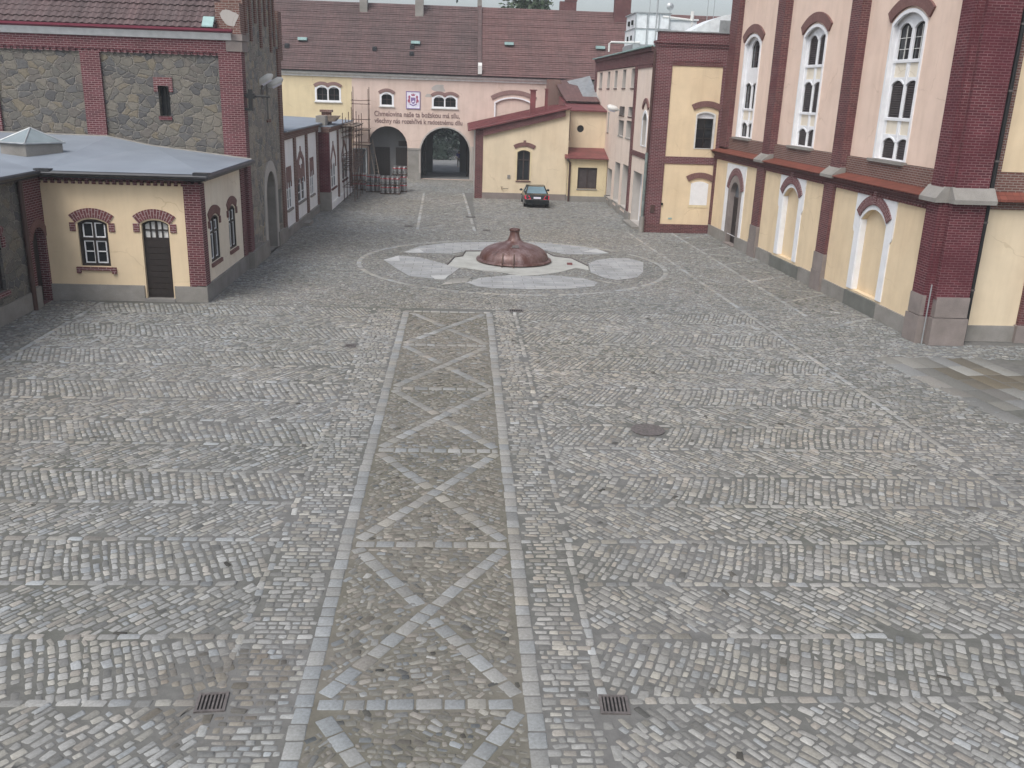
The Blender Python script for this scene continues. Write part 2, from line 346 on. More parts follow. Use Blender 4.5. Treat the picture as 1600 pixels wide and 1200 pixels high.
# ------------------------------------------------------------------ shared parts
def window(B, F, u0, u1, z0, z1, rise, d, fmat, pmat, fw=.07, fd=.06, bars_u=(), bars_z=(), bw=.05, inner=None, name='window', label=None, sill=None, hood=None, lites=None):
    fr = M(F)
    fr.plate(arch(u0, u1, z0, z1, rise), [arch(u0 + fw, u1 - fw, z0 + fw, z1 - fw, max(rise - .02, 0) if rise else 0)], d, d + fd)
    zi = z1 - fw
    for b in bars_u: fr.box(b - bw / 2, b + bw / 2, d + .004, d + fd - .004, z0 + fw - .01, zi - (0 if abs(b - (u0 + u1) / 2) < .12 else rise * .45))
    for z, w_ in bars_z: fr.box(u0 + fw - .01, u1 - fw + .01, d + .008, d + fd - .008, z - w_ / 2, z + w_ / 2)
    o = fr.build(name, fmat, B)
    if label: o['label'] = label
    M(F).plate(arch(u0 + .01, u1 - .01, z0 + .01, z1 - .01, rise), [], d + fd + .03, d + fd + .045).build('pane', pmat, o)
    if lites:
        c = M(F)
        for (a, b_, p, q) in lites: c.plate(rect(a, b_, p, q), [rect(a + .04, b_ - .04, p + .04, q - .04)], d + fd - .01, d + fd + .022)
        c.build('casement', X['whitepaint'], o)
    if sill: M(F).box(*sill[:6]).build('sill', sill[6], o)
    if hood: hood[0].build('brick_arch', hood[1], o)
    return o
def gen_tiles(name, mat, parent, p00, p10, p01, row, nsub, lift, wave=0, pitch=.3, up=None):
    """roof slope as overlapping courses: p00-p10 is the eave, p00-p01 the slope"""
    p00, p10, p01 = map(Vector, (p00, p10, p01)); off = base_of(parent)
    U = p10 - p00; V = p01 - p00; nrm = U.cross(V).normalized()
    if nrm.z < 0: nrm = -nrm
    LU, LV = U.length, V.length; nr = int(round(LV / row)); nc = max(1, int(LU / pitch * nsub))
    us = np.linspace(0, 1, nc + 1)
    w = wave * np.sin(us * LU / pitch * 2 * PI); V0 = np.array(p00 - off); Un = np.array(U); Vn = np.array(V); nn = np.array(nrm)
    verts = []; uvs = []; faces = []
    for i in range(nr):
        sag = .012 * math.sin(i * 1.7) + .004 * random.uniform(-1, 1)
        for v, l, k in ((i / nr, 0.0, 0), (i / nr, lift, 1), ((i + 1.12) / nr, .004, 2)):
            jit = rng.normal(0, .004, nc + 1) if k else np.zeros(nc + 1)
            P = V0 + us[:, None] * Un + min(v, 1.0) * Vn + ((l + sag * (k > 0) + (w if k else w * 0 - .03) + jit)[:, None]) * nn
            verts.append(P); uvs.append(np.stack([us * LU, np.full(nc + 1, v * LV)], 1))
        b = i * 3 * (nc + 1)
        for r0 in (0, 1):
            a = b + r0 * (nc + 1) + np.arange(nc)
            faces.append(np.stack([a, a + 1, a + nc + 2, a + nc + 1], 1))
    verts = np.concatenate(verts); uvs = np.concatenate(uvs); faces = np.concatenate(faces)
    me = bpy.data.meshes.new(name); me.from_pydata(verts.tolist(), [], faces.tolist())
    lay = me.uv_layers.new(name='UVMap'); idx = faces.reshape(-1); lay.data.foreach_set('uv', uvs[idx].reshape(-1).astype(np.float32))
    me.materials.append(mat); o = bpy.data.objects.new(name, me); COL.objects.link(o); o.parent = parent
    return o

exec_parts = []
# ------------------------------------------------------------------ paving
OCT = np.array([(1, -1, 0, 1), (1, -1, 1, 1), (1, 1, 1, -1), (1, 1, 0, -1), (-1, 1, 0, -1), (-1, 1, 1, -1), (-1, -1, 1, 1), (-1, -1, 0, 1)], float)
CUTOUTS = [(-3.24, 10.42, .25, .25), (2.17, 10.33, .25, .25), (2.1, 33.5, .32, .25), (-3.5, 28.2, .2, .2), (4.69, 20.91, .45, .45), (.56, 59.8, .35, .3), (1.46, 54.1, .27, .25), (-3.2, 55, .27, .25)]
class Stones:
    """setts collected as arrays, linked as one paved sheet"""
    def __init__(s): s.c = []; s.h = []; s.a = []; s.k = []; s.z = []
    def add(s, xy, hl, hw, ang, col, z=0.0):
        n = len(xy)
        if n == 0: return
        s.c.append(np.asarray(xy, float)); s.h.append(np.stack([np.broadcast_to(hl, n), np.broadcast_to(hw, n)], 1).astype(float))
        s.a.append(np.broadcast_to(ang, n).astype(float)); s.k.append(np.asarray(col, float)); s.z.append(np.broadcast_to(z, n).astype(float))
    def build(s, name, mat, cutmin=.12, cutmax=.5, jit=.08, tilt=.03, bev=.012, base=-.022):
        c = np.concatenate(s.c); h = np.concatenate(s.h); a = np.concatenate(s.a); k = np.concatenate(s.k); z = np.concatenate(s.z)
        ok = np.ones(len(c), bool)
        for x, y, rx, ry in CUTOUTS: ok &= ~((np.abs(c[:, 0] - x) < rx) & (np.abs(c[:, 1] - y) < ry))
        c, h, a, k, z = c[ok], h[ok], a[ok], k[ok], z[ok]; n = len(c)
        rr = np.hypot((c[:, 0] + 3.25) / .85, (c[:, 1] - 10.75) / .95) + rng.normal(0, .18, n)      # rusty grime round the near drain
        k = np.where((rr < 1)[:, None], k * np.array([[.70, .655, .61]]), k)
        cut = rng.uniform(cutmin, cutmax, (n, 8)); cutw = np.minimum(h[:, 0], h[:, 1])[:, None] * cut
        # octagon corners: column 0/1 signs, column 2 says whether the cut is along u or v
        sx = OCT[:, 0][None] * h[:, 0:1]; sy = OCT[:, 1][None] * h[:, 1:2]
        fl = np.array([0, 1, 1, 0, 0, 1, 1, 0])
        px = sx - np.sign(sx) * np.where(fl == 0, cutw, 0) ; py = sy - np.sign(sy) * np.where(fl == 1, cutw, 0)
        px = px * (1 + rng.normal(0, jit, (n, 8)) * .6); py = py * (1 + rng.normal(0, jit, (n, 8)))
        ca, sa = np.cos(a)[:, None], np.sin(a)[:, None]
        tx, ty = rng.normal(0, tilt, (n, 1)), rng.normal(0, tilt, (n, 1))
        top = 1 - np.minimum(.45, bev / np.minimum(h[:, 0], h[:, 1]))[:, None]
        def ring(f, zz):
            X_, Y_ = px * f, py * f
            return np.stack([c[:, 0:1] + X_ * ca - Y_ * sa, c[:, 1:2] + X_ * sa + Y_ * ca, zz + X_ * tx + Y_ * ty], 2)
        zt = z[:, None] + rng.normal(0, .003, (n, 1))
        V = np.concatenate([ring(top, zt), ring(1.0, np.full((n, 1), 0.0) + np.minimum(zt - .010, -.004)), ring(1.02, np.full((n, 1), base))], 1).reshape(-1, 3)
        o = (np.arange(n) * 24)[:, None]
        f8 = (o + np.arange(8)[None]).reshape(-1)
        q = []
        for r0 in (0, 8):
            for i in range(8):
                j = (i + 1) % 8; q.append(np.stack([o[:, 0] + r0 + i, o[:, 0] + r0 + 8 + i, o[:, 0] + r0 + 8 + j, o[:, 0] + r0 + j], 1))
        q = np.concatenate(q).reshape(-1)
        loops = np.concatenate([f8, q]); nf8 = n; nq = n * 16
        starts = np.concatenate([np.arange(nf8) * 8, nf8 * 8 + np.arange(nq) * 4])
        me = bpy.data.meshes.new(name)
        me.vertices.add(len(V)); me.vertices.foreach_set('co', V.astype(np.float32).reshape(-1))
        me.loops.add(len(loops)); me.loops.foreach_set('vertex_index', loops.astype(np.int32))
        me.polygons.add(nf8 + nq); me.polygons.foreach_set('loop_start', starts.astype(np.int32))
        me.update(calc_edges=True)
        at = me.attributes.new('stone', 'FLOAT_COLOR', 'POINT')
        kc = np.concatenate([np.clip(k, .015, .8), np.ones((n, 1))], 1).repeat(24, 0)
        at.data.foreach_set('color', kc.astype(np.float32).reshape(-1))
        me.materials.append(mat); ob = bpy.data.objects.new(name, me); COL.objects.link(ob); ob['kind'] = 'structure'
        return ob
def shades(n, lum=.26, sd=.05, w=(.5, .22, .1, .1, .08), spread=1.0):
    tint = np.array([(1, 1, 1), (1.03, 1.0, .94), (.96, 1.0, 1.05), (1.04, .98, .92), (.66, .66, .66)])
    t = tint[rng.choice(5, n, p=np.array(w) / sum(w))]
    t = 1 + (t - 1) * spread
    return np.clip(rng.normal(lum, sd, (n, 1)), .06, .6) * t * np.array([[.985, .995, 1.0]])
def sheet(x0, x1, y0, y1, ang, row, lmin, lmax, mask, lum, sd, st, gap=.013, wob=.05, w=(.5, .22, .1, .1, .08), wjit=.12, drop=0.0, spread=1.0, ajit=.075):
    """rows of setts at an angle, kept where mask(x, y) holds"""
    cx, cy = (x0 + x1) / 2, (y0 + y1) / 2; R = math.hypot(x1 - x0, y1 - y0) / 2 + .5
    ca, sa = math.cos(ang), math.sin(ang); q = -R
    P, L, Wd, A = [], [], [], []
    while q < R:
        rw = row * rng.uniform(1 - wjit, 1 + wjit)
        m = int(2 * R / ((lmin + lmax) / 2)) + 4
        l = rng.uniform(lmin, lmax, m); p = -R + np.cumsum(l) - l / 2 - rng.uniform(0, lmax)
        P.append(np.stack([p, np.full(m, q + rw / 2) + .02 * np.sin(p * 1.3 + q * 3)], 1)); L.append(l); Wd.append(np.full(m, rw)); q += rw
    P = np.concatenate(P); L = np.concatenate(L); Wd = np.concatenate(Wd)
    xx = cx + P[:, 0] * ca - P[:, 1] * sa; yy = cy + P[:, 0] * sa + P[:, 1] * ca
    ph = rng.uniform(0, 6, 4)
    dx = wob * np.sin(yy * 1.9 + xx * .7 + ph[0]) + wob * .6 * np.sin(yy * .63 - xx * .9 + ph[1]); dy = wob * np.sin(xx * 1.5 - yy * .5 + ph[2]) * .6
    xx = xx + dx; yy = yy + dy
    k = mask(xx, yy) & (rng.uniform(0, 1, len(xx)) >= drop)
    xx, yy, L, Wd = xx[k], yy[k], L[k], Wd[k]; n = len(xx)
    g = gap * rng.uniform(.6, 1.7, n)
    st.add(np.stack([xx, yy], 1), L / 2 - g / 2 - .001, Wd / 2 * rng.uniform(.8, 1.03, n) - g / 2, ang + rng.normal(0, ajit, n), shades(n, lum, sd, w, spread))
def course(x0, y0, x1, y1, width, lmin, lmax, lum, sd, st, z=.004, w=(.55, .12, .25, .05, .03), gap=.03, off=0.0, drop=0.0, jit=.0):
    """one straight line of larger blocks"""
    L = math.hypot(x1 - x0, y1 - y0); t = ((x1 - x0) / L, (y1 - y0) / L); p = 0; C = []; H = []
    while p < L - lmin * .4:
        l = min(rng.uniform(lmin, lmax), L - p + .02)
        C.append((x0 + t[0] * (p + l / 2) - t[1] * (off + rng.normal(0, jit)), y0 + t[1] * (p + l / 2) + t[0] * (off + rng.normal(0, jit)))); H.append(l / 2 - gap / 2); p += l
    C = np.array(C); H = np.array(H); n = len(C); k = rng.uniform(0, 1, n) >= drop
    st.add(C[k], H[k], (width / 2 - gap / 2) * rng.uniform(.9, 1.02, k.sum()), math.atan2(t[1], t[0]) + rng.normal(0, .012, k.sum()), shades(int(k.sum()), lum, sd, w), z)

def wallx(y): return 16.15 - .0437 * (y - 30)          # brewhouse wall line
def qline(y): return 11.71 - .049 * (y - 20.8)
def rline(y): return 13.45 - .028 * (y - 30)
YB, PB = 10.42, 1.545                                   # bands between border courses
def band_i(y): return np.floor((y - YB) / PB)
def in_band(y, m=.10): f = (y - YB) - band_i(y) * PB; return (f > m) & (f < PB - m)
Y0, YT = 4.0, 33.55
setts = Stones(); fine = Stones(); blocks = Stones(); mosaic = Stones()
for side in (-1, 1):
    for par in (0, 1):
        ang = PI / 2 + side * math.radians(38) if par else PI / 2 - side * math.radians(24)
        if side < 0: mk = lambda x, y, par=par: (x > -13.15) & (x < -3.22 + .10 * np.sin(y * .7)) & (y > Y0) & (y < YT) & (band_i(y) % 2 == par) & in_band(y)
        else: mk = lambda x, y, par=par: (x > 2.14) & (x < qline(y) - .12) & (y > Y0) & (y < YT) & (band_i(y) % 2 == par) & in_band(y)
        bx = (-13.3, -3) if side < 0 else (1.9, 13)
        sheet(bx[0], bx[1], Y0, YT, ang, .118 if par else .142, .10, .32 if par else .24, mk, .283, .043, setts, gap=.016, wob=.05, wjit=.3, drop=.012)
for i in range(-4, 15):
    y = YB + i * PB
    if y > YT: continue
    course(-13.1, y, -3.2, y, .17, .2, .4, .275, .045, setts, .002, jit=.008, drop=.06, w=(.5, .15, .22, .08, .05))
    course(2.2, y, qline(y) - .1, y, .17, .18, .36, .275, .045, setts, .002, jit=.008, drop=.05, w=(.5, .2, .15, .1, .05))
# bands of running setts beside the centre strip and out towards the walls
sheet(-3.4, -2.1, Y0, YT, 0, .130, .1, .26, lambda x, y: (x > -3.12) & (x < -2.17) & (y > Y0) & (y < YT), .28, .043, setts, gap=.016, wob=.03, wjit=.22)
sheet(1.1, 2.1, Y0, YT, 0, .130, .1, .27, lambda x, y: (x > 1.24) & (x < 1.94) & (y > Y0) & (y < YT), .28, .043, setts, gap=.016, wob=.03, wjit=.22)
course(2.04, Y0, 2.04, YT, .16, .16, .34, .30, .05, setts, .002, drop=.12, jit=.012)
course(-3.2, Y0, -3.2, YT, .15, .16, .34, .29, .05, setts, .002, drop=.25, jit=.02)
course(-13.22, Y0, -13.22, YT, .2, .25, .45, .30, .04, setts, .003)
sheet(-18, -13.2, Y0, YT, 0, .118, .12, .26, lambda x, y: (x < -13.34) & (x > -15.4) & (y > Y0) & (y < YT + .3), .245, .05, setts, gap=.02, wob=.05)
course(qline(Y0), Y0, qline(YT), YT, .2, .25, .45, .30, .04, setts, .003)
sheet(11, 26, Y0, YT, -.03, .118, .12, .27, lambda x, y: (x > qline(y) + .12) & (x < np.where(y < 29.7, 25, wallx(y))) & ~((x > 13.7) & (y < 27.9) & (x < 19.5) & (y > 13) & (x > 13.9 + (27.5 - y) * .16)) & (y > Y0) & (y < YT), .25, .05, setts, gap=.02, wob=.05)
# far, finer paving
def far_ok(x, y): return (y > YT + .05) & (y < 85) & (x > np.where(y < 40.5, -9.7, np.where(y < 61, -9.45, np.where(y < 73, -8.8, -13)))) & (x < np.where(y < 55.2, wallx(y), 11))
ring = lambda x, y: np.hypot((x - 2.47) / 7.3, (y - 43.3) / 6.95)
fsk = lambda x, y: far_ok(x, y) & (ring(x, y) > 1.0) & ~((y > 53.6) & (y < 74.5) & (x > -3.1) & (x < .85)) & (x < rline(y) + .1)
fw = (.5, .2, .14, .1, .06)
sheet(-10, 15, YT, 56, 0, .098, .1, .21, lambda x, y: fsk(x, y) & (y < 56), .235, .05, fine, gap=.014, wob=.06, w=fw)
sheet(-13, 11, 56, 85, 0, .125, .14, .28, lambda x, y: fsk(x, y) & (y >= 56), .232, .045, fine, gap=.014, wob=.08, w=fw)
sheet(-5, 10, 36, 51, .5, .1, .1, .2, lambda x, y: ring(x, y) < .985, .225, .045, fine, gap=.014, wob=.15, w=fw)
for q in range(3):                                       # diagonal bays along the brewhouse wall
    sheet(12, 17, 30, 56, .6 - .9 * q, .1, .1, .2, lambda x, y, q=q: (y > YT) & (y < 55.2) & (x > rline(y) + .1) & (x < wallx(y)) & (np.floor(y / 1.5) % 3 == q), .21, .045, fine, gap=.014, w=(.45, .22, .06, .2, .07))
sheet(-4, 1, 53, 74, .4, .1, .1, .2, lambda x, y: (y > 53.6) & (x > -3.05 - (y - 53.6) * .02) & (x < .8 - (y - 53.6) * .03) & (y < 74.5), .225, .045, fine, gap=.014, w=fw)
course(rline(YT), YT, rline(55), 55, .2, .3, .5, .30, .04, blocks, .004); course(qline(YT), YT, qline(55), 55, .2, .3, .5, .30, .04, blocks, .004)
for i in range(6):
    y = 31.9 + i * 4.2
    course(rline(y) + .12, y, wallx(y + 1.6) - .1, y + 1.6, .2, .3, .5, .30, .04, blocks, .004)
    course(rline(y) + .12, y + 3.0, wallx(y + 1.6) - .1, y + 1.9, .2, .3, .5, .28, .04, blocks, .004)
tt = np.linspace(0, 2 * PI, 132, endpoint=False)
blocks.add(np.stack([2.47 + 7.3 * np.cos(tt), 43.3 + 6.95 * np.sin(tt)], 1), .165, .11, tt + PI / 2, shades(132, .32, .025), .006)
# centre strip: two kerb rails, cross bars and diagonals of blocks, brownish mosaic between
lanes = (-2.01, 1.07); YK = [10.36 + 4.53 * k for k in range(-2, 6)]
for x in lanes: course(x, Y0, x, 33.1, .27, .26, .38, .278, .022, blocks, .005, w=(.52, .03, .45, .0, .0), jit=.004)
for i, y in enumerate(YK[:-1]):
    ya, yb = y + .18, YK[i + 1] - .18
    course(-1.84, y, .9, y, .25, .26, .4, .272, .025, blocks, .006, w=(.55, .06, .37, .02, 0), jit=.006)
    course(-1.78, ya, .86, yb, .27, .28, .4, .268, .025, blocks, .0072, w=(.5, .05, .43, .02, 0), jit=.006)
    course(.86, ya, -.37, (ya + yb) / 2 - .2, .27, .28, .4, .264, .025, blocks, .0056, w=(.5, .05, .43, .02, 0), jit=.006)
    course(-.58, (ya + yb) / 2 + .2, -1.78, yb, .27, .28, .4, .264, .025, blocks, .0056, w=(.5, .05, .43, .02, 0), jit=.006)
course(-2.1, 33.1, 1.2, 33.1, .25, .26, .4, .3, .03, blocks, .005)
def offlines(x, y):
    k = np.floor((y - 10.36) / 4.53); fy = (y - 10.36) / 4.53 - k; fx = (x + 1.88) / 2.84
    return (np.minimum(fy, 1 - fy) * 4.53 > .13) & (np.abs(fy - fx) > .055) & (np.abs(fy + fx - 1) > .055)
def tri(x, y):
    k = np.floor((y - 10.36) / 4.53); fy = (y - 10.36) / 4.53 - k; fx = (x + 1.88) / 2.84
    return (np.abs(fy - .5) > np.abs(fx - .5)).astype(int) + 2 * ((fy + fx) > 1).astype(int)
for q, a_ in enumerate((.75, .2, -.65, -.15)):
    sheet(-2, 1.1, Y0, 33, a_, .102, .07, .235, lambda x, y, q=q: (x > -1.84) & (x < .90) & (y > Y0) & (y < 33) & (tri(x, y) == q) & offlines(x, y), .20, .045, mosaic, gap=.012, wob=.05, w=(.25, .40, .08, .27, .0), spread=1.25, wjit=.4, ajit=.38)
for x0, x1 in ((-2.6, -3.05), (.76, .08)): course(x0, 53.7, x1, 74, .22, .35, .6, .34, .03, blocks, .006)
for i in range(4):
    y = 54 + i * 5; e = i * .12
    course(-2.5 - e, y, .6 - e, y + 4.4, .2, .3, .5, .29, .04, blocks, .006, drop=.1); course(.6 - e, y + .1, -2.5 - e, y + 4.5, .2, .3, .5, .27, .04, blocks, .0025, drop=.15)
    course(-2.6 - e, y - .25, .7 - e, y - .25, .2, .3, .5, .27, .04, blocks, .005, drop=.1)
nd = 70                                                 # sunken or dirty single setts
sx_ = rng.uniform(-12, 11, nd); sy_ = 9 + 24 * rng.uniform(0, 1, nd) ** 1.3
m_ok = (sx_ < -2.3) | (sx_ > 1.4)
setts.add(np.stack([sx_, sy_], 1)[m_ok], rng.uniform(.05, .11, m_ok.sum()), rng.uniform(.035, .06, m_ok.sum()), rng.uniform(0, 3, m_ok.sum()), rng.uniform(.06, .13, (m_ok.sum(), 1)) * np.array([[1, .97, .92]]), .006)
setts.build('cobblestone_paving', X['cobble'], cutmin=.12, cutmax=.5, jit=.10, bev=.012)
fine.build('fine_sett_paving', X['cobble'], jit=.06, bev=.01)
mosaic.build('mosaic_strip_paving', X['cobble'], cutmin=.1, cutmax=.6, jit=.12, bev=.009)
blocks.build('kerb_block_courses', X['cobble'], cutmin=.06, cutmax=.18, jit=.025, tilt=.006, bev=.013)
# large slabs by the tower, some stained brown with moss and mud
sl = Stones()
for c in range(6):
    y = 28.0
    while y > 13:
        l = rng.uniform(.7, 1.5); xc = 13.95 + c * .62 + (27.5 - y) * .16; y -= l
        if xc > 19.4 or y < 21.5 + .4 * c: continue
        d_ = math.hypot((xc - 16.7) / 1.5, (y - 25.9) / 1.7)
        k = shades(1, .215, .03, w=(.4, .45, .05, .1, 0))
        if d_ < 1.1 and rng.uniform() < 1.15 - d_ * .6: k = np.array([[.13, .105, .068]]) * rng.uniform(.65, 1.3) * .7 + k * .3
        sl.add(np.array([[xc, y + l / 2]]), l / 2 - .012, .30, PI / 2 + .16, k, .003 + rng.normal(0, .001))
sl.build('slab_path', X['cobble'], cutmin=.02, cutmax=.06, jit=.006, tilt=.003, bev=.012)
# base sheets
g = M(); g.poly([(-600, -600, -.0085), (600, -600, -.0085), (600, 600, -.0085), (-600, 600, -.0085)]); struct(g.build('ground', X['sand']))
sandbrown = sandmat('strip_sand', (.125, .117, .100), (.188, .178, .154))
g = M(); g.poly([(-1.9, Y0, -.0065), (.96, Y0, -.0065), (.96, 33, -.0065), (-1.9, 33, -.0065)]); struct(g.build('strip_bed', sandbrown))
g = M(); g.poly([(-60, 86, -.006), (60, 86, -.006), (60, 600, -.006), (-60, 600, -.006)]); struct(g.build('street_beyond_gate', X['asphalt']))
# flat stone flower round the copper lid
def flat(name, mat, polys, z):
    m_ = M()
    for pl in polys: m_.poly([(x, y, z) for x, y in pl]); 
    for pl in polys:
        for i in range(len(pl)):
            a, b = pl[i], pl[(i + 1) % len(pl)]; m_.poly([(*a, z), (*b, z), (*b, -.02), (*a, -.02)])
    return struct(m_.build(name, mat))
PET = [[(-3.72, 43.48), (-3.11, 44.79), (-2.05, 44.43), (-.65, 42.69), (-.07, 41.91), (-.46, 40.25), (-.74, 39.36), (-1.28, 39.3), (-2.27, 39.68), (-2.92, 41.29)],
       [(-2.92, 45.79), (-2.2, 47.76), (-.82, 49.0), (.51, 49.55), (1.5, 49.7), (2.1, 49.76), (1.44, 47.79), (.95, 46.67), (.14, 46.42), (-.53, 45.66), (-2.44, 45.66)],
       [(3.49, 49.9), (4.7, 49.65), (6.13, 49.1), (7.22, 48.27), (7.69, 46.93), (7.1, 46.51), (5.32, 46.27), (4.53, 47.18), (4.05, 47.81)],
       [(6.22, 43.85), (6.75, 44.84), (7.58, 45.46), (8.46, 45.57), (9.06, 44.52), (8.53, 41.83), (8.0, 40.54), (6.95, 39.81), (6.43, 40.36), (6.02, 41.53)],
       [(.24, 38.59), (.83, 39.63), (2.26, 40.46), (3.17, 40.3), (4.11, 40.62), (5.47, 40.05), (6.01, 39.21), (5.74, 38.32), (4.61, 37.74), (2.68, 37.45), (1.36, 37.54), (.71, 37.79)]]
flat('plaza_slab_petals', X['marble'], PET, .012)
flat('plaza_beige_points', X['beige'], [[(-.85, 37.91), (-.44, 39.24), (.44, 39.69), (.24, 38.59)], [(5.86, 39.94), (7.17, 38.71), (6.4, 39.16)], [(2.1, 49.75), (2.5, 50.9), (3.4, 49.9), (2.8, 48.5)]], .016)
flat('plaza_white_points', X['palest'], [[(-3.72, 43.48), (-3.1, 44.67), (-2.94, 43.4), (-3.32, 43.17)], [(-1.35, 39.89), (-.54, 40.09), (-.69, 39.21), (-1.13, 39.16)], [(-2.92, 45.79), (-2.2, 46.9), (-1.9, 45.9), (-2.4, 45.66)], [(7.2, 48.2), (7.69, 46.93), (6.4, 47.2)]], .020)
flat('plaza_concrete_bed', X['pale'], [[(-.65, 42.57), (-.41, 44.53), (.09, 44.91), (.2, 46.36), (.95, 46.47), (2.5, 46.75), (4.33, 46.81), (4.7, 45.85), (5.45, 45.3), (6.09, 43.24), (5.99, 42.08), (5.47, 42.58), (4.59, 41.37), (3.49, 40.55), (2.76, 40.26), (1.88, 41.05), (.87, 41.47), (.14, 41.93), (-.17, 41.9)]], .024)
for kk in ([(-.65, 42.52), (-.35, 44.53), (.03, 44.9), (.2, 46.36), (.95, 46.47)], [(4.33, 46.81), (4.67, 45.52), (5.52, 45.0), (6.06, 43.06)]):
    m_ = M()
    for a, b in zip(kk[:-1], kk[1:]): m_.tube([(*a, .05), (*b, .05)], .035, 6)
    struct(m_.build('plaza_kerb_rim', X['castiron']))
# ------------------------------------------------------------------ brewhouse (tall building on the right)
B = thing('brewhouse', 'tall pink and yellow brewhouse with three long arched windows and crimson brick piers', 'building', (18, 42, 0))
UP = .4
niches = [(12.0, 13.9), (3.62, 5.7)]
w_ = M(FT); w_.plate(rect(.5, 25.1, .0, 4.62), [arch(a, b, .68, 4.0, .5) for a, b in niches] + [arch(20.1, 21.6, .02, 3.5, .6)], 0, .35, mh=0)
for a, b in niches: w_.box(a - .1, b + .1, .22, .34, .6, 4.2)
w_.build('yellow_wall', X['yellow'], B)
win_u = [(20.40, 22.95), (12.15, 14.75), (3.75, 6.30)]
M(FT).plate(rect(.5, 25.1, 5.80, 15.4), [arch(a, b, 5.86, 11.26, .46) for a, b in win_u], UP, UP + .5).build('pink_wall', X['pink'], B)
M(FT).box(.5, 25.1, .28, .9, 4.62, 5.78).build('brick_sill_band', X['worn'], B)
core = M(FT); core.box(.3, 25.05, 1.6, 13, 0, 15.4); core.build('hidden_core', X['pink'], B)  # unseen body box, added to block light leaking in behind the windows
M(FT).prof([(-.3, 15.4), (-.3, 15.7), (6.7, 19.4), (13.3, 15.7), (13.3, 15.4)], -.2, 25.3).build('roof', X['fartile'], B)
for a, b in ((.6, 3.4), (8.3, 11.0), (14.6, 20.0), (21.7, 25.0)): M(FT).box(a, b, -.09, .1, 0, .58 + .03 * math.sin(a)).build('plinth', X['plinth'], B)
for a, b, d, z in ((11.0, 14.6, -.1, .56), (6.1, 8.3, -.075, .57), (3.4, 6.1, -.105, .6)): M(FT).box(a, b, d, .1, 0, z).build('plinth_patch', X['plinthdark' if b != 8.3 else 'plinth'], B)['label'] = 'patched stretch of the grey plinth'
# pilasters
for a, b in ((16.62, 17.6), (8.36, 9.3)):
    q = M(FT).box(a, b, -.14, .2, 1.62, 4.62); q.box(a, b, .02, .6, 5.2, 15.4); q.build('pilaster', X['maroon'], B)
    M(FT).box(a - .04, b + .04, -.2, .2, 0, .85).box(a - .03, b + .03, -.18, .2, .855, 1.62).build('pilaster_base', X['granite'], B)
    M(FT).prof([(-.34, 4.86), (-.34, 4.98), (.05, 5.3), (.25, 5.3), (.25, 4.86)], a - .12, b + .12).build('cap_stone', X['plinth'], B)
M(FT).box(23.75, 25.1, .1, .6, 5.2, 15.4).box(24.72, 25.1, -.06, .2, .6, 4.62).build('corner_pilaster', X['maroon'], B)
# ledge: brick dentils, cornice, orange tiles
c_ = M(FT); c_.prof([(-.05, 4.62), (-.1, 4.74), (-.24, 4.84), (-.24, 4.93), (.3, 4.93), (.3, 4.62)], .9, 25.1)
u = 1.0
while u < 25: c_.box(u, u + .11, -.12, .0, 4.5, 4.62); u += .22
c_.build('ledge_cornice', X['maroon'], B)
for a, b in ((.95, 8.2), (9.45, 16.45), (17.75, 25.1)):
    M(FT).prof([(-.34, 4.935), (-.34, 4.965), (.28, 5.12), (.28, 4.935)], a, b).build('ledge_tiles', X['orangetile'], B)
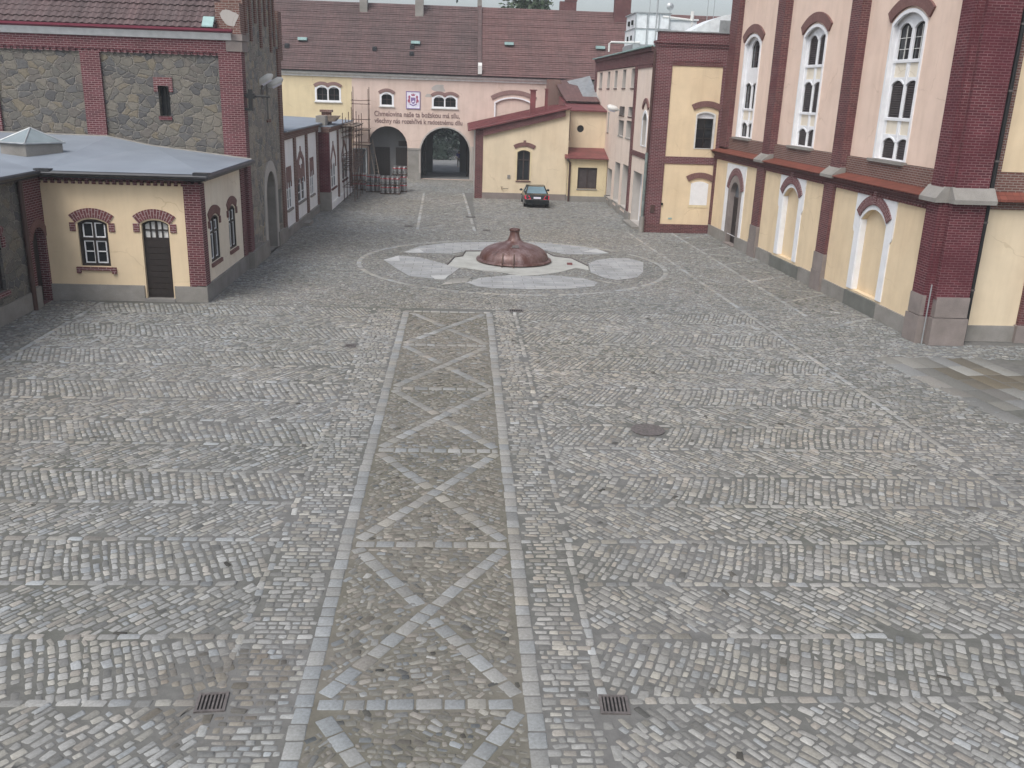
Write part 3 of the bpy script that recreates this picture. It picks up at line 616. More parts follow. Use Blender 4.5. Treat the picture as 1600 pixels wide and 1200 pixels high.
# long windows
def slats(q, a, b, z0, z1, d, step=.085):
    z = z0
    while z < z1: q.prof([(d, z), (d + .05, z + .06), (d + .06, z + .06), (d + .01, z)], a, b); z += step
for wi, (a, b) in enumerate(win_u):
    c = (a + b) / 2; d0 = UP + .17
    q = M(FT)
    q.plate(arch(a, b, 5.86, 11.26, .46), [arch(a + .13, b - .13, 5.86 + .01, 11.13, .42)], UP - .05, UP + .05)
    lan = []
    rows = ((9.52, 10.8, .2), (7.42, 8.76, .17), (5.9, 6.66, .17))
    for ri, (z0, z1, r) in enumerate(rows):
        if wi == 0 and ri == 0: lan.append((c - .62, c + .62, 9.55, 10.95, .4)); continue
        for s_ in (-1, 1):
            e0, e1 = sorted((c + s_ * .11, c + s_ * 1.0)); lan.append((e0, e1, z0, z1, r))
    inset = []
    for z0, z1 in ((8.88, 9.38), (6.8, 7.3)):
        if wi == 0 and z0 > 8: continue
        for s_ in (-1, 1):
            e0, e1 = sorted((c + s_ * .13, c + s_ * .98)); inset.append((e0, e1, z0, z1))
    q.plate(arch(a, b, 5.86, 11.26, .46), [arch(*l) for l in lan] + [rect(*i) for i in inset], d0, d0 + .06)
    q.box(a - .002, a + .10, UP + .05, d0, 5.87, 10.78); q.box(b - .10, b + .002, UP + .05, d0, 5.87, 10.78)
    for z0, z1, r in rows[(1 if wi == 0 else 0):]: q.box(a + .15, b - .15, d0 - .04, d0, z0 - .12, z0 - .02)
    for l in lan: q.band(l[0], l[1], l[3] - l[4], l[4], .06, d0 - .025, d0 + .002)
    q.box(c - .05, c + .05, d0 - .02, d0, 5.9, 10.7 if wi else 8.8)
    o = q.build('long_window', X['whitepaint'], B)
    if wi == 0: o['label'] = 'long window with a single dark fanlight at its top'
    if inset:
        for i in inset: M(FT).plate(rect(i[0] - .01, i[1] + .01, i[2] - .01, i[3] + .01), [], d0 + .025, d0 + .055).build('infill_panel', X['palecream'], o)
    for li, l in enumerate(lan):
        q = M(FT); q.plate(arch(l[0] - .01, l[1] + .01, l[2] - .01, l[3] + .01, l[4]), [], d0 + .085, d0 + .1)
        glassy = l[2] > 9 and wi != 1 or wi == 0
        if not glassy: slats(q, l[0], l[1], l[2], l[3] - .1, d0 + .02)
        else:
            q2 = M(FT).box((l[0] + l[1]) / 2 - .011, (l[0] + l[1]) / 2 + .011, d0 + .05, d0 + .08, l[2], l[3] - .1)
            for zz in np.arange(l[2] + .35, l[3] - .2, .4): q2.box(l[0], l[1], d0 + .055, d0 + .075, zz, zz + .022)
            q2.build('glazing_bars', X['offwhite'] if wi else X['louvre'], o)
        q.build('pane' if glassy else 'louvre', X['glass'] if glassy else X['louvre'], o)
    M(FT).band(a - .12, b + .12, 10.86, .48, .42, UP - .09, UP + .1, n=20).build('brick_arch', X['hood'], o)
    M(FT).box(a - .1, b + .1, UP - .22, UP + .2, 5.74, 5.85).build('sill', X['plinth'], o)
# blind arches and door of the ground floor
for a, b in niches:
    c = (a + b) / 2; h = (b - a) / 2
    out = [(a - .42, .69), (a - .002, .69)] + [(p[0], p[1]) for p in arc(a - .002, b + .002, 3.5, .5)][::-1] + [(b + .002, .69), (b + .42, .69), (b + .42, 2.95), (b + .5, 3.0), (b + .56, 3.12), (b + .56, 4.48), (a - .56, 4.48), (a - .56, 3.12), (a - .5, 3.0), (a - .42, 2.95)]
    q = M(FT); q.plate(out, [], -.045, .0)
    for e in (a, b): q.box(e - .0015 if e == a else e - .03, e + .03 if e == a else e + .0015, .0, .215, .69, 3.5)
    o = q.build('blind_arch_surround', X['whitepaint'], B)
    M(FT).band(a - .05, b + .05, 3.62, .56, .36, -.1, -.04, key=.22).build('brick_arch', X['hoodline'], o)
q = M(FT); q.plate(rect(19.4, 22.6, .56, 4.42), [arch(19.75, 21.95, .57, 3.85, .9)], -.045, 0); o = q.build('door_surround', X['whitepaint'], B)
M(FT).band(19.85, 21.85, 3.05, .82, .38, -.1, -.04).build('brick_arch', X['hoodline'], o)
M(FT).plate(arch(19.74, 21.96, .02, 3.86, .9), [arch(20.12, 21.58, .03, 3.48, .6)], -.07, .3).build('door_frame', X['granite'], o); M(FT).box(20.05, 21.65, -.2, .34, 0, .07).build('doorstep', X['granite'], o)
q = M(FT).plate(rect(20.1, 21.6, .06, 2.55), [], .2, .27)
for s_ in (20.2, 20.9): 
    for z in (.3, 1.3): q.box(s_, s_ + .6, .17, .2, z, z + .85)
o2 = q.build('door', X['darkwood'], B); M(FT).tube([FT(20.85, .13, 1.1), FT(20.85, .13, 1.35)], .02, 6) if 0 else None
M(FT).plate(arch(20.1, 21.6, 2.62, 3.49, .6), [], .24, .26).build('fanlight', X['glassgrey'], o2)
M(FT).box(20.1, 21.6, .18, .27, 2.54, 2.63).box(20.83, 20.87, .2, .24, 2.6, 3.4).build('transom', X['brownwood'], o2)
# corner tower pier
q = M(FT); q.box(-.1, .66, -.28, 1.2, 1.6, 4.9); q.box(-.1, .66, -.24, 1.2, 4.9, 15.5)
G_ = FY(29.62)
q.F = G_; q.box(16.18, 17.36, -.002, 1.2, 1.6, 4.9); q.box(16.2, 17.34, .03, 1.2, 4.9, 15.5); q.box(15.98, 16.3, .22, .9, 0.1, 15.5)
q.build('corner_tower', X['towerbrick'], B)
q = M(FT); q.box(-.16, .72, -.36, 1, 0, .95); q.box(-.13, .69, -.31, 1, .98, 1.68); q.F = G_; q.box(16.16, 17.42, -.09, 1, 0, .95); q.box(16.22, 17.38, -.04, 1, .98, 1.68)
q.build('tower_base', X['granite'], B)
q = M(FT); q.prof([(-.5, 4.84), (-.5, 4.98), (-.22, 5.36), (.2, 5.36), (.2, 4.84)], -.2, .85); q.F = G_; q.prof([(-.26, 4.84), (-.26, 4.98), (.04, 5.36), (.4, 5.36), (.4, 4.84)], 16.1, 17.55)
q.build('cap_stone', X['plinth'], B)
M().tube([(15.98, 29.66, 0), (16.0, 29.68, 2.1)], .022, 6).build('conductor_rod', X['galv'], B)
M().tube([(17.5, 29.78, 0), (17.5, 29.78, 15.2)], .075, 10).build('downpipe', X['blackmetal'], B, smooth=True)
q = M()
for z in (1.9, 4.2, 6.2, 8.4, 10.4): q.lathe((17.5, 29.78, z), [(.09, 0), (.09, .06)], 10)
q.build('pipe_bracket', X['castiron'], B)
R_ = FY(30.3)
M(R_).box(17.3, 26, 0, .4, .55, 4.62).build('side_yellow_wall', X['cream'], B)
M(R_).box(18.02, 26, 0, .4, 5.86, 15.4).build('side_upper_wall', X['yellow'], B)
M(R_).box(17.3, 26, -.06, .4, 4.62, 5.84).box(17.3, 18.0, -.05, .4, 5.86, 15.4).build('side_brick', X['worn'], B)
M(R_).prof([(-.34, 4.9), (-.34, 4.98), (-.06, 5.2), (.1, 5.2), (.1, 4.9)], 17.65, 26).build('ledge_tiles', X['orangetile'], B)
M(R_).box(17.45, 26, -.08, .3, 0, .57).build('plinth', X['plinth'], B)
M(R_).box(19.62, 20.9, -.16, .2, .6, 4.62).box(19.62, 20.9, -.1, .2, 5.3, 15.4).build('pilaster', X['maroon'], B)
M(R_).box(19.56, 21.0, -.22, .2, 0, .62).build('pilaster_base', X['granite'], B)

# ------------------------------------------------------------------ office wing
B = thing('office_wing', 'three storey wing with dark brick corner, pink side and yellow end wall', 'building', (13, 64, 0))
E_ = FXR(11.0); F_ = FY(55.0)
ups = [(75.9, 77.4), (71.9, 73.15), (68.45, 69.65), (64.8, 66.1), (61.4, 62.65)]
holes = [rect(a, b, 8.36, 9.56) for a, b in ups]
sm = [(64.45, 66.5, 6.55, 7.14), (61.0, 62.95, 6.55, 7.16), (64.45, 66.5, 5.16, 6.22), (61.0, 63.35, 5.16, 6.28), (71.1, 71.7, 5.15, 6.62)]
low = [(68.1, 70.2, .5, 2.62), (64.7, 66.9, .6, 3.32), (61.1, 63.6, .62, 3.4), (71.2, 71.75, .6, 2.55)]
q = M(E_); q.plate(rect(55.8, 79.8, .02, 9.66), holes + [rect(*r) for r in sm + low] + [rect(56.4, 59.4, .16, 3.3), arch(56.2, 57.5, 5.0, 6.9, .4)], 0, .7, 0, 1)
q.build('pink_wall', [X['pinkpale'], X['quoin']], B)
for a, b in ups:
    o = M(E_).box(a + .01, b - .01, .25, .3, 8.38, 9.55).build('window', X['glassgrey'], B)
    M(E_).box((a + b) / 2 - .03, (a + b) / 2 + .03, .22, .25, 8.38, 9.55).build('mullion', X['offwhite'], o)
    M(E_).box(a - .06, b + .06, -.05, .1, 8.28, 8.35).build('sill', X['brownmetal'], o)
for i, (a, b, z0, z1) in enumerate(sm):
    o = M(E_).box(a + .01, b - .01, .35, .4, z0 + .01, z1 - .01).build('window', X['glassgrey'] if i in (2, 3) else X['louvre'], B)
    M(E_).box(a - .05, b + .05, -.04, .1, z0 - .07, z0 - .004).build('sill', X['brownmetal'] if i in (0, 1, 4) else X['plinth'], o)
for a, b, z0, z1 in low:
    o = M(E_).box(a + .01, b - .01, .62, .68, z0 + .01, z1 - .01).build('niche_window', X['offwhite'] if b - a > 1 else X['brownwood'], B)
    M(E_).box(a - .05, b + .05, -.06, .5, z0 - .1, z0 - .004).build('sill', X['plinth'], o)
q = M(E_)
for a, b in ((71.9, 73.6), (70.2, 71.1), (67.0, 68.0), (63.7, 64.7), (60.2, 61.0), (59.45, 60.1)): M(E_).box(a, b, -.16, .3, 0, .56).build('plinth_block', X['plinth'], B)
M(E_).box(73.6, 79.8, -.1, .3, 0, .5).build('plinth', X['plinth'], B); M(E_).box(61, 71, -.04, .2, 0, .28).build('plinth', X['plinth'], B)
o = M(E_).plate(rect(56.4, 59.4, .02, 3.3), [rect(56.6, 58.4, .05, 3.1)], .5, .6).build('door', X['whitepaint'], B)
M(E_).box(56.6, 58.4, .54, .58, .06, 3.1).box(57.45, 57.5, .5, .54, .06, 3.1).build('door_leaf', X['glass'], o)
M(E_).box(56.1, 59.5, -.5, .5, 0, .15).build('doorstep', X['plinth'], o)
o = window(B, E_, 56.2, 57.5, 5.0, 6.9, .4, .3, X['offwhite'], X['glass'], fw=.12, bars_u=(56.85,), bars_z=((5.9, .05),), name='narrow_window')
M(E_).plate(arch(56.0, 57.7, 4.95, 7.08, .45), [arch(56.2, 57.5, 5.0, 6.9, .4)], -.04, .002).build('white_surround', X['whitepaint'], o)
M(E_).band(56.05, 57.65, 7.1, .42, .25, -.08, .002).build('brick_arch', X['hood'], o)
M(E_).box(60.4, 60.95, -.1, .3, .5, 9.7).box(55.6, 60.4, -.06, .3, 4.25, 4.55).box(55.8, 60.4, -.05, .3, 9.5, 9.7).build('brick_trim', X['maroon'], B)
M(E_).box(55.4, 79.8, -.07, .6, 9.7, 10.4).box(55.4, 79.8, -.16, .6, 10.4, 10.62).build('brick_frieze', X['maroon'], B)
M(E_).box(78.9, 79.8, -.09, .3, .5, 9.7).build('end_pilaster', X['maroon'], B)
M(E_).prof([(-.35, 10.63), (-.35, 10.7), (4.3, 11.0), (4.3, 10.63)], 55.5, 80).build('roof', X['greensheet'], B)
M(E_).tube([E_(55.6, -.36, 10.66), E_(80, -.36, 10.6)], .07, 8).build('gutter', X['gutter'], B)
for i in range(2):
    M(E_).tube([E_(56.2 + i * .55, -.06, 8.55), E_(56.2 + i * .55, -.1, 8.75), E_(56.2 + i * .55, -.1, 9.4)], .05, 6).build('wall_vent', X['offwhite'], B)
M(F_).box(11.0, 12.0, 0, .8, .5, 10.66).box(12.0, 15.5, 0, .8, 9.86, 10.66).box(14.98, 15.5, .0, .6, .5, 9.86).box(12.0, 14.98, .012, .6, 4.1, 4.52).build('brick_corner', X['crimson'], B)
M(F_).box(12.0, 14.98, .014, .5, 9.62, 9.86).build('brick_lintel_course', X['maroon'], B)
M(F_).box(11.0, 15.5, -.06, .8, 10.66, 10.82).box(10.95, 15.5, -.14, .8, 10.82, 10.95).box(11.15, 15.5, .05, .8, 10.95, 11.44).build('parapet', X['crimson'], B)
M(F_).box(11.05, 15.5, -.02, .9, 11.44, 11.5).build('parapet_cap', X['galv'], B)
M(F_).box(10.95, 15.2, -.08, .5, 0, .52).build('plinth', X['maroon'], B)
q = M(F_); q.plate(rect(12.0, 14.98, .52, 4.1), [rect(13.72, 14.78, 1.7, 3.0)], .06, .5); q.build('lower_yellow_panel', X['yellow'], B)
q = M(F_); q.plate(rect(12.0, 14.98, 4.52, 9.62), [arch(13.72, 14.76, 5.02, 7.08, .16)], .06, .5); q.build('upper_yellow_panel', X['yellow'], B)
o = M(F_).plate(arch(13.72, 14.78, 1.7, 3.1, .14), [], .04, .16).build('blind_window', X['whitepaint'], B)
M(F_).band(13.55, 14.95, 3.1, .2, .33, -.02, .062).build('brick_arch', X['hood'], o)
M(F_).box(13.65, 14.85, .03, .2, 1.55, 1.69).build('sill', X['yellow2'], o)
o = window(B, F_, 13.72, 14.76, 5.02, 6.72, 0, .2, X['darkwood'], X['glass'], fw=.06, bars_u=(14.24,), bars_z=((5.6, .05), (6.15, .05)), name='window', label='dark glazed window under a white fanlight panel')
M(F_).plate(arch(13.74, 14.74, 6.74, 7.06, .14), [], .18, .26).build('fanlight_panel', X['whitepaint'], o)
M(F_).plate(arch(13.66, 14.84, 5.0, 7.14, .17), [arch(13.74, 14.74, 5.03, 7.06, .15)], .03, .2).build('white_surround', X['offwhite'], o)
M(F_).band(13.5, 14.98, 7.2, .2, .33, -.02, .062).build('brick_arch', X['hood'], o)
q = M(F_)
for z in np.arange(2.3, 3.5, .29): q.tube([F_(13.05, .06, z), F_(13.05, -.1, z), F_(13.4, -.1, z), F_(13.4, .06, z)], .018, 6)
q.tube([F_(12.05, .0, 3.62), F_(13.0, .0, 3.62), F_(13.02, .0, 2.2)], .014, 6)
q.build('rung', X['rust'], B)
M(F_).box(11.35, 11.6, -.05, 0, 1.2, 1.65).build('meter_box', X['brownmetal'], B)
M(F_).box(11.98, 12.1, -.03, .06, 1.65, 1.78).build('socket_box', X['blackmetal'], B)
M(F_).box(12.5, 12.72, .03, .06, .82, .9).build('green_tag', X['greensheet'], B)
M().tube([(10.86, 54.86, .9), (10.86, 54.86, 4.7)], .09, 10).build('downpipe', X['greenmetal'], B, smooth=True)['label'] = 'thick grey green lower downpipe'
M().tube([(10.9, 54.88, 4.7), (10.9, 54.88, 10.4), (10.7, 54.95, 10.62)], .06, 10).build('downpipe', X['brownmetal'], B, smooth=True)
M().tube([(10.86, 54.86, 0), (10.86, 54.86, .95)], .16, 10).build('pipe_boot', X['plinth'], B, smooth=True)
M(E_).box(55.6, 79.8, .72, 4.4, 0, 10.6).build('hidden_core', X['pinkpale'], B)

# ------------------------------------------------------------------ yellow annex with the red roof
B = thing('yellow_annex', 'low yellow annex with sloping red sheet roof beside the gate arch', 'building', (5, 75, 0))
A_ = FY(70.8)
slope = lambda x: 5.0 + (x - .44) * .2423
q = M(A_); q.plate([(1.5, .45), (7.97, .45), (7.97, slope(7.97) - .1), (1.5, slope(1.5) - .1)], [arch(4.12, 5.1, 1.42, 3.68, .16)], 0, .4); q.build('yellow_wall', X['cream'], B)
M(A_).box(.92, 1.5, -.04, .4, 0, slope(.92) - .06).build('brick_pier', X['maroon'], B)
M(lambda u, d, z: (.95 + d, u, z)).box(71.1, 84.9, 0, .4, 0, 5.0).build('side_wall', X['quoin'], B)
q = M(A_)
q.plate([(1.5, slope(1.5) - .62), (7.62, slope(7.62) - .5), (7.62, slope(7.62) - .06), (1.5, slope(1.5) - .06)], [], -.22, -.02)
q.build('verge_board', X['maroon'], B)
q = M(A_); q.plate([(.35, slope(.35) - .03), (8.05, slope(8.05) - .03), (8.05, slope(8.05) + .07), (.35, slope(.35) + .07)], [], -.4, 14.1)
rf = q.build('roof', X['redsheet'], B)
q = M(A_)
for d in np.arange(.6, 14, 1.1): q.plate([(.4, slope(.4) + .07), (8.0, slope(8) + .07), (8.0, slope(8) + .1), (.4, slope(.4) + .1)], [], d, d + .05)
q.build('standing_seam', X['redsheet'], rf)
M(A_).box(.98, 1.3, 8.6, 9, 5.2, 5.6) if 0 else None
for x, z1, w in ((5.45, 8.0, .42), (6.5, 8.1, .22)):
    M(A_).box(x - w / 2, x + w / 2, 4, 4 + w, slope(x) - .1, z1).box(x - w * .7, x + w * .7, 3.94, 4.06 + w, z1, z1 + .08).build('chimney', X['redsheet'], rf)
M(A_).tube([A_(.4, -.42, slope(.4)), A_(.4, 14, slope(.4))], .08, 8).tube([A_(.45, -.3, slope(.4)), A_(.9, -.25, 4.4), A_(1.35, -.12, 3.9)], .06, 8).build('gutter', X['brownmetal'], B)
M(A_).box(1.5, 7.95, -.06, .3, 0, .46).build('plinth', X['granite'], B)
o = window(B, A_, 4.12, 5.1, 1.42, 3.68, .16, .12, X['brownwood'], X['glass'], fw=.09, bars_u=(4.61,), bars_z=((2.95, .07),), bw=.09)
M(A_).plate(arch(4.0, 5.22, 1.4, 3.8, .2), [arch(4.12, 5.1, 1.42, 3.68, .16)], -.03, .004).build('white_surround', X['yellow2'], o)
M(A_).band(3.95, 5.35, 3.76, .2, .3, -.06, .004, key=.2).build('brick_arch', X['hood'], o)
M(A_).box(4.05, 5.18, -.07, .1, 1.33, 1.41).build('sill', X['maroon'], o)
M(A_).box(3.4, 3.62, -.05, 0, 1.55, 1.82).build('meter_box', X['plinth'], B)
q = M(); q.tube([A_(3.0, 0, .86), A_(3.0, -.14, .86), A_(3.0, -.16, .74)], .03, 6); q.tube([A_(2.9, -.14, .93), A_(3.1, -.14, .93)], .015, 6); q.tube([A_(3.1, -.02, .8), A_(3.5, -.02, .8)], .012, 6)
q.build('water_tap', X['rust'], B)
# right hand bays
H_ = FY(72.6)
rd = [(9.05 + .27 * math.cos(t), 5.31 + .27 * math.sin(t)) for t in np.linspace(0, 2 * PI, 20, endpoint=False)]
M(H_).plate(rect(7.9, 11.0, 3.2, 6.62), [rd], 0, .3).build('rear_wall', X['cream'], B)
M(H_).lathe(H_(0, 0, 0), [(0, 0)], 3) if 0 else None
o = M(H_).plate(rd, [], .12, .16).build('round_window', X['glass'], B)
M(H_).box(8.02, 8.22, -.03, .05, 4.4, 6.5).build('brick_strip', X['maroon'], B)
M(H_).prof([(-.3, 6.6), (-.3, 6.7), (8, 7.6), (8, 6.6)], 8.05, 11.0).build('rear_roof', X['redsheet'], B)
L_ = FY(70.3)
M(L_).plate(rect(7.97, 10.95, .42, 3.2), [rect(8.74, 10.22, .98, 2.56)], 0, .3).build('lean_to_wall', X['yellow2'], B)
M(L_).box(7.95, 10.95, -.05, .3, 0, .42).build('lean_to_plinth', X['plinth'], B)
M(L_).prof([(-.35, 3.2), (-.35, 3.28), (2.4, 3.92), (2.4, 3.2)], 7.72, 10.98).build('lean_to_roof', X['redsheet'], B)
o = window(B, L_, 8.74, 10.22, .98, 2.56, 0, .1, X['brownwood'], X['louvre'], fw=.1, bars_u=(9.48,), bars_z=(), bw=.12, name='shuttered_window')
M(L_).box(8.68, 10.28, -.05, .08, .9, .97).build('sill', X['plinth'], o)
M().tube([(7.85, 69.9, 3.2), (8.1, 70.2, 2.9), (8.1, 70.2, 0)], .08, 8).build('downpipe', X['brownmetal'], B, smooth=True)
# broken gable and sheet roofs behind the annex
q = M(FY(83)); q.plate([(7.2, 5.8), (10.9, 5.8), (10.9, 7.2), (9.4, 7.6), (8.3, 9.0), (7.2, 9.0)], [], 0, .4); q.build('old_gable', X['worn'], B)
q = M(); q.poly([(8.2, 76, 7.3), (10.95, 76, 7.3), (10.6, 84.5, 9.3), (8.0, 84.5, 8.9)]).poly([(8.2, 76, 7.22), (10.95, 76, 7.22), (10.6, 84.5, 9.22), (8.0, 84.5, 8.82)]); q.build('pale_tile_roof', X['fartilered'], B)
q = M(); q.poly([(9.6, 77, 7.5), (10.98, 77, 7.5), (10.98, 83.5, 9.4), (9.0, 83.5, 8.9)]); q.poly([(9.6, 77, 7.4), (10.98, 77, 7.4), (10.98, 83.5, 9.3), (9.0, 83.5, 8.8)]); q.build('sheet_roof', X['galv'], B)
# ------------------------------------------------------------------ gate building across the far end
B = thing('gate_building', 'long gate building with two round arches, painted motto and maroon tiled roof', 'building', (-2, 88, 0))
A_ = FY(85)
a1 = (-8.56, -5.02, .02, 4.57, 1.77); a2 = (-3.85, .61, .02, 4.57, 2.2)
tw = lambda u0, u1, z0, z1, r: [arch(u0, (u0 + u1) / 2 - .06, z0, z1, r), arch((u0 + u1) / 2 + .06, u1, z0, z1, r)]
yw = tw(-12.98, -11.02, 6.62, 7.75, .28); pw = tw(-2.68, -.72, 6.38, 7.25, .26); sw = [arch(-7.3, -6.38, 6.4, 7.35, .24)]
M(A_).plate(rect(-22, -9.9, 0, 8.62), yw, 0, .5).build('yellow_wall', X['yellow2'], B)
blind = arch(2.85, 6.05, 5.2, 7.28, .42)
M(A_).plate(rect(-9.9, 26, .0, 8.62), [arch(*a1), arch(*a2), blind] + pw + sw, 0, .5).box(2.6, 6.3, .14, .5, 5.1, 7.4).build('pink_wall', X['pinkgate'], B)
M(A_).box(-9.98, -8.6, -.03, .0, .0, 2.6).build('stone_pier', X['plinth'], B); M(A_).box(.76, .92, -.03, 0, 0, 3).build('stone_pier', X['quoin'], B)
M(A_).box(-5.0, -3.99, -.05, .0, .55, 2.55).box(-5.04, -3.84, -.09, .0, 2.55, 2.72).box(-5.02, -3.84, -.12, 0, 0, .55).build('stone_pier', X['plinth'], B)
q = M(A_)
q.plate(arch(-3.98, .74, .02, 4.70, 2.33), [arch(*a2)], -.025, .0); q.build('arch_surround', X['quoin'], B)
M(A_).prof([(-.1, 8.6), (-.12, 8.72), (-.3, 8.85), (-.34, 9.02), (.5, 9.02), (.5, 8.6)], -22, 26).build('cornice', X['offwhite'], B)
M(A_).prof([(-.44, 9.0), (-.5, 9.14), (-.36, 9.18), (-.3, 9.03)], -22, 26).build('gutter', X['gutter'], B)
# passage and niche interior
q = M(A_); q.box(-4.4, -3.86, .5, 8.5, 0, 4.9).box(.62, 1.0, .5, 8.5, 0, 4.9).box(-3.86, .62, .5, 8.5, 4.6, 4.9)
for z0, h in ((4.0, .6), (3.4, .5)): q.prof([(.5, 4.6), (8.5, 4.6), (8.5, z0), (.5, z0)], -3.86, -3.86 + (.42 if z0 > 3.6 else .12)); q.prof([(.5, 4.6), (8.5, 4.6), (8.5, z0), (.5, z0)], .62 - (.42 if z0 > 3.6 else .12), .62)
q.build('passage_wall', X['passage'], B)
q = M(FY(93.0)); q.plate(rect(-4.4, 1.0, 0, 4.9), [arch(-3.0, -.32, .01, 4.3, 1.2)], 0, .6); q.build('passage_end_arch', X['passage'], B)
for x0, x1 in ((-3.7, -3.55), (.3, .45)):
    M(FY(88.5)).box(x0, x1, 0, 2.3, .05, 3.4).build('gate_leaf', X['darkwood'], B)
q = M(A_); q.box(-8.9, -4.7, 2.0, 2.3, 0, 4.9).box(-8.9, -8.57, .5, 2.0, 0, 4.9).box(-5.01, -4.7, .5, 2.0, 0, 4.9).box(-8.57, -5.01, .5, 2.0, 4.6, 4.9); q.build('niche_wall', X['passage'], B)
for x0, x1 in ((-8.1, -6.75), (-6.2, -5.02)):
    o = M(A_).box(x0, x1, 1.9, 1.99, .05, 2.62).box(x0 + .6, x0 + .63, 1.87, 1.9, .05, 2.6).build('niche_door', X['darkwood'], B)
M(A_).box(-5.95, -5.05, 1.94, 1.99, 2.75, 3.2).build('niche_transom', X['darkwood'], B)
def simple_win(pairs, outer, zsill, hood_rise, label, bars=True):
    fr = M(A_)
    u0, u1, z0, z1 = outer
    fr.plate(rect(u0, u1, z0, z1 - .12) if len(pairs) == 1 else rect(u0, u1, z0, z1 - .12), [[(p[0], min(p[1], z1 - .14)) for p in pl] for pl in pairs], -.03, .0)
    for pl in pairs:
        a = min(p[0] for p in pl); b = max(p[0] for p in pl); zt = max(p[1] for p in pl)
        fr.band(a, b, zt - .26, .26, .12, -.035, .0)
    o = fr.build('window', X['whitepaint'], B); o['label'] = label
    for pl in pairs:
        a = min(p[0] for p in pl); b = max(p[0] for p in pl); zt = max(p[1] for p in pl); zb = min(p[1] for p in pl)
        M(A_).plate([(x, z) for x, z in pl], [], .22, .25).build('pane', X['glass'], o)
        if bars: M(A_).box((a + b) / 2 - .025, (a + b) / 2 + .025, .17, .22, zb, zt).box(a, b, .175, .215, zb + .42, zb + .47).build('glazing_bar', X['brownwood'], o)
        M(A_).band(a - .12, b + .12, zt - .05, .22, .26, -.08 - .004 * (a > -12 and len(pairs) > 1 and pl is pairs[1]), .002 - .001 * (pl is pairs[0])).build('brick_arch', X['hoodpale'], o)
    M(A_).box(u0 - .08, u1 + .08, -.12, .1, z0 - .09, z0).build('sill', X['offwhite'], o)
simple_win(yw, (-13.14, -10.86, 6.5, 7.8), 0, 0, 'twin arched window on the yellow wall')
simple_win(sw, (-7.46, -6.22, 6.28, 7.4), 0, 0, 'single small arched window on the pink wall')
simple_win(pw, (-2.84, -.56, 6.26, 7.3), 0, 0, 'twin arched window right of the crest sign')
o = M(A_).plate(arch(2.72, 6.18, 5.2, 7.4, .46), [blind], -.03, .16).build('blind_arch', X['whitepaint'], B)
M(A_).band(2.55, 6.35, 7.12, .52, .36, -.07, .004).build('brick_arch', X['hoodpale'], o)
q = M(A_)
for cx, cz, r in ((-2.2, 7.95, .55), (-3.15, 7.3, .26)):
    pts = [(cx + r * (1 + .3 * math.sin(3 * t + cx)) * math.cos(t), cz + r * .7 * (1 + .25 * math.cos(2 * t)) * math.sin(t)) for t in np.linspace(0, 2 * PI, 18, endpoint=False)]
    q.plate(pts, [], -.012, 0)
q.build('plaster_repair', X['quoin'], B)
def lettering(txt, size, x0, x1, z, mat, parent, y):
    cu = bpy.data.curves.new('t', 'FONT'); cu.body = txt; cu.size = size; cu.extrude = .012; cu.offset = .008
    ob = bpy.data.objects.new('t', cu); COL.objects.link(ob); dg = bpy.context.evaluated_depsgraph_get(); dg.update()
    me = bpy.data.meshes.new_from_object(ob.evaluated_get(dg)); bpy.data.objects.remove(ob)
    co = np.empty(len(me.vertices) * 3, np.float32); me.vertices.foreach_get('co', co); co = co.reshape(-1, 3)
    mn, mx = co.min(0), co.max(0); off = base_of(parent)
    out = np.stack([x0 + (co[:, 0] - mn[0]) / (mx[0] - mn[0]) * (x1 - x0) - off.x, y - co[:, 2] - off.y, z + co[:, 1] - off.z], 1)
    me.vertices.foreach_set('co', out.astype(np.float32).reshape(-1)); me.update(); me.materials.clear(); me.materials.append(mat)
    o = bpy.data.objects.new('lettering', me); COL.objects.link(o); o.parent = parent; return o
lettering('Chmelovina naše ta božskou má sílu,', .62, -7.95, -.35, 5.42, X['ink'], B, 84.985)['label'] = 'upper line of the painted motto'
lettering('všechny nás rozehřívá k radostnému dílu', .58, -7.95, -.1, 4.84, X['ink'], B, 84.985)['label'] = 'lower line of the painted motto'
# roof
rf = gen_tiles('roof', X['fartile'], B, (-24, 84.5, 9.1), (1.15, 84.5, 9.1), (-24, 91.2, 15.25), .25, 1, .035, 0, .6)
rr = gen_tiles('roof', X['fartilered'], B, (1.55, 84.5, 9.1), (30, 84.5, 9.1), (1.55, 91.2, 15.25), .25, 1, .035, 0, .6); rr['label'] = 'redder right stretch of the roof'
M(A_).prof([(-.4, 9.05), (6.2, 15.1), (12.5, 9.05)], -24, 30).build('roof_body', X['fartile'], B)
q = M(A_); q.prof([(-.45, 9.1), (-.45, 9.3), (6.15, 15.5), (6.4, 15.5), (6.4, 9.1)], 1.16, 1.54); fwl = q.build('fire_wall', X['fartile'], B)
M(A_).tube([A_(-24, 6.22, 15.27), A_(30, 6.22, 15.27)], .12, 8).build('ridge_tiles', X['fartile'], B)
M(A_).box(1.2, 1.55, -.5, -.2, 9.25, 9.85).prof([(-.5, 9.85), (-.5, 9.95), (-.35, 10.2), (-.2, 9.95), (-.2, 9.85)], 1.2, 1.55).build('fire_wall_foot', X['offwhite'], fwl)
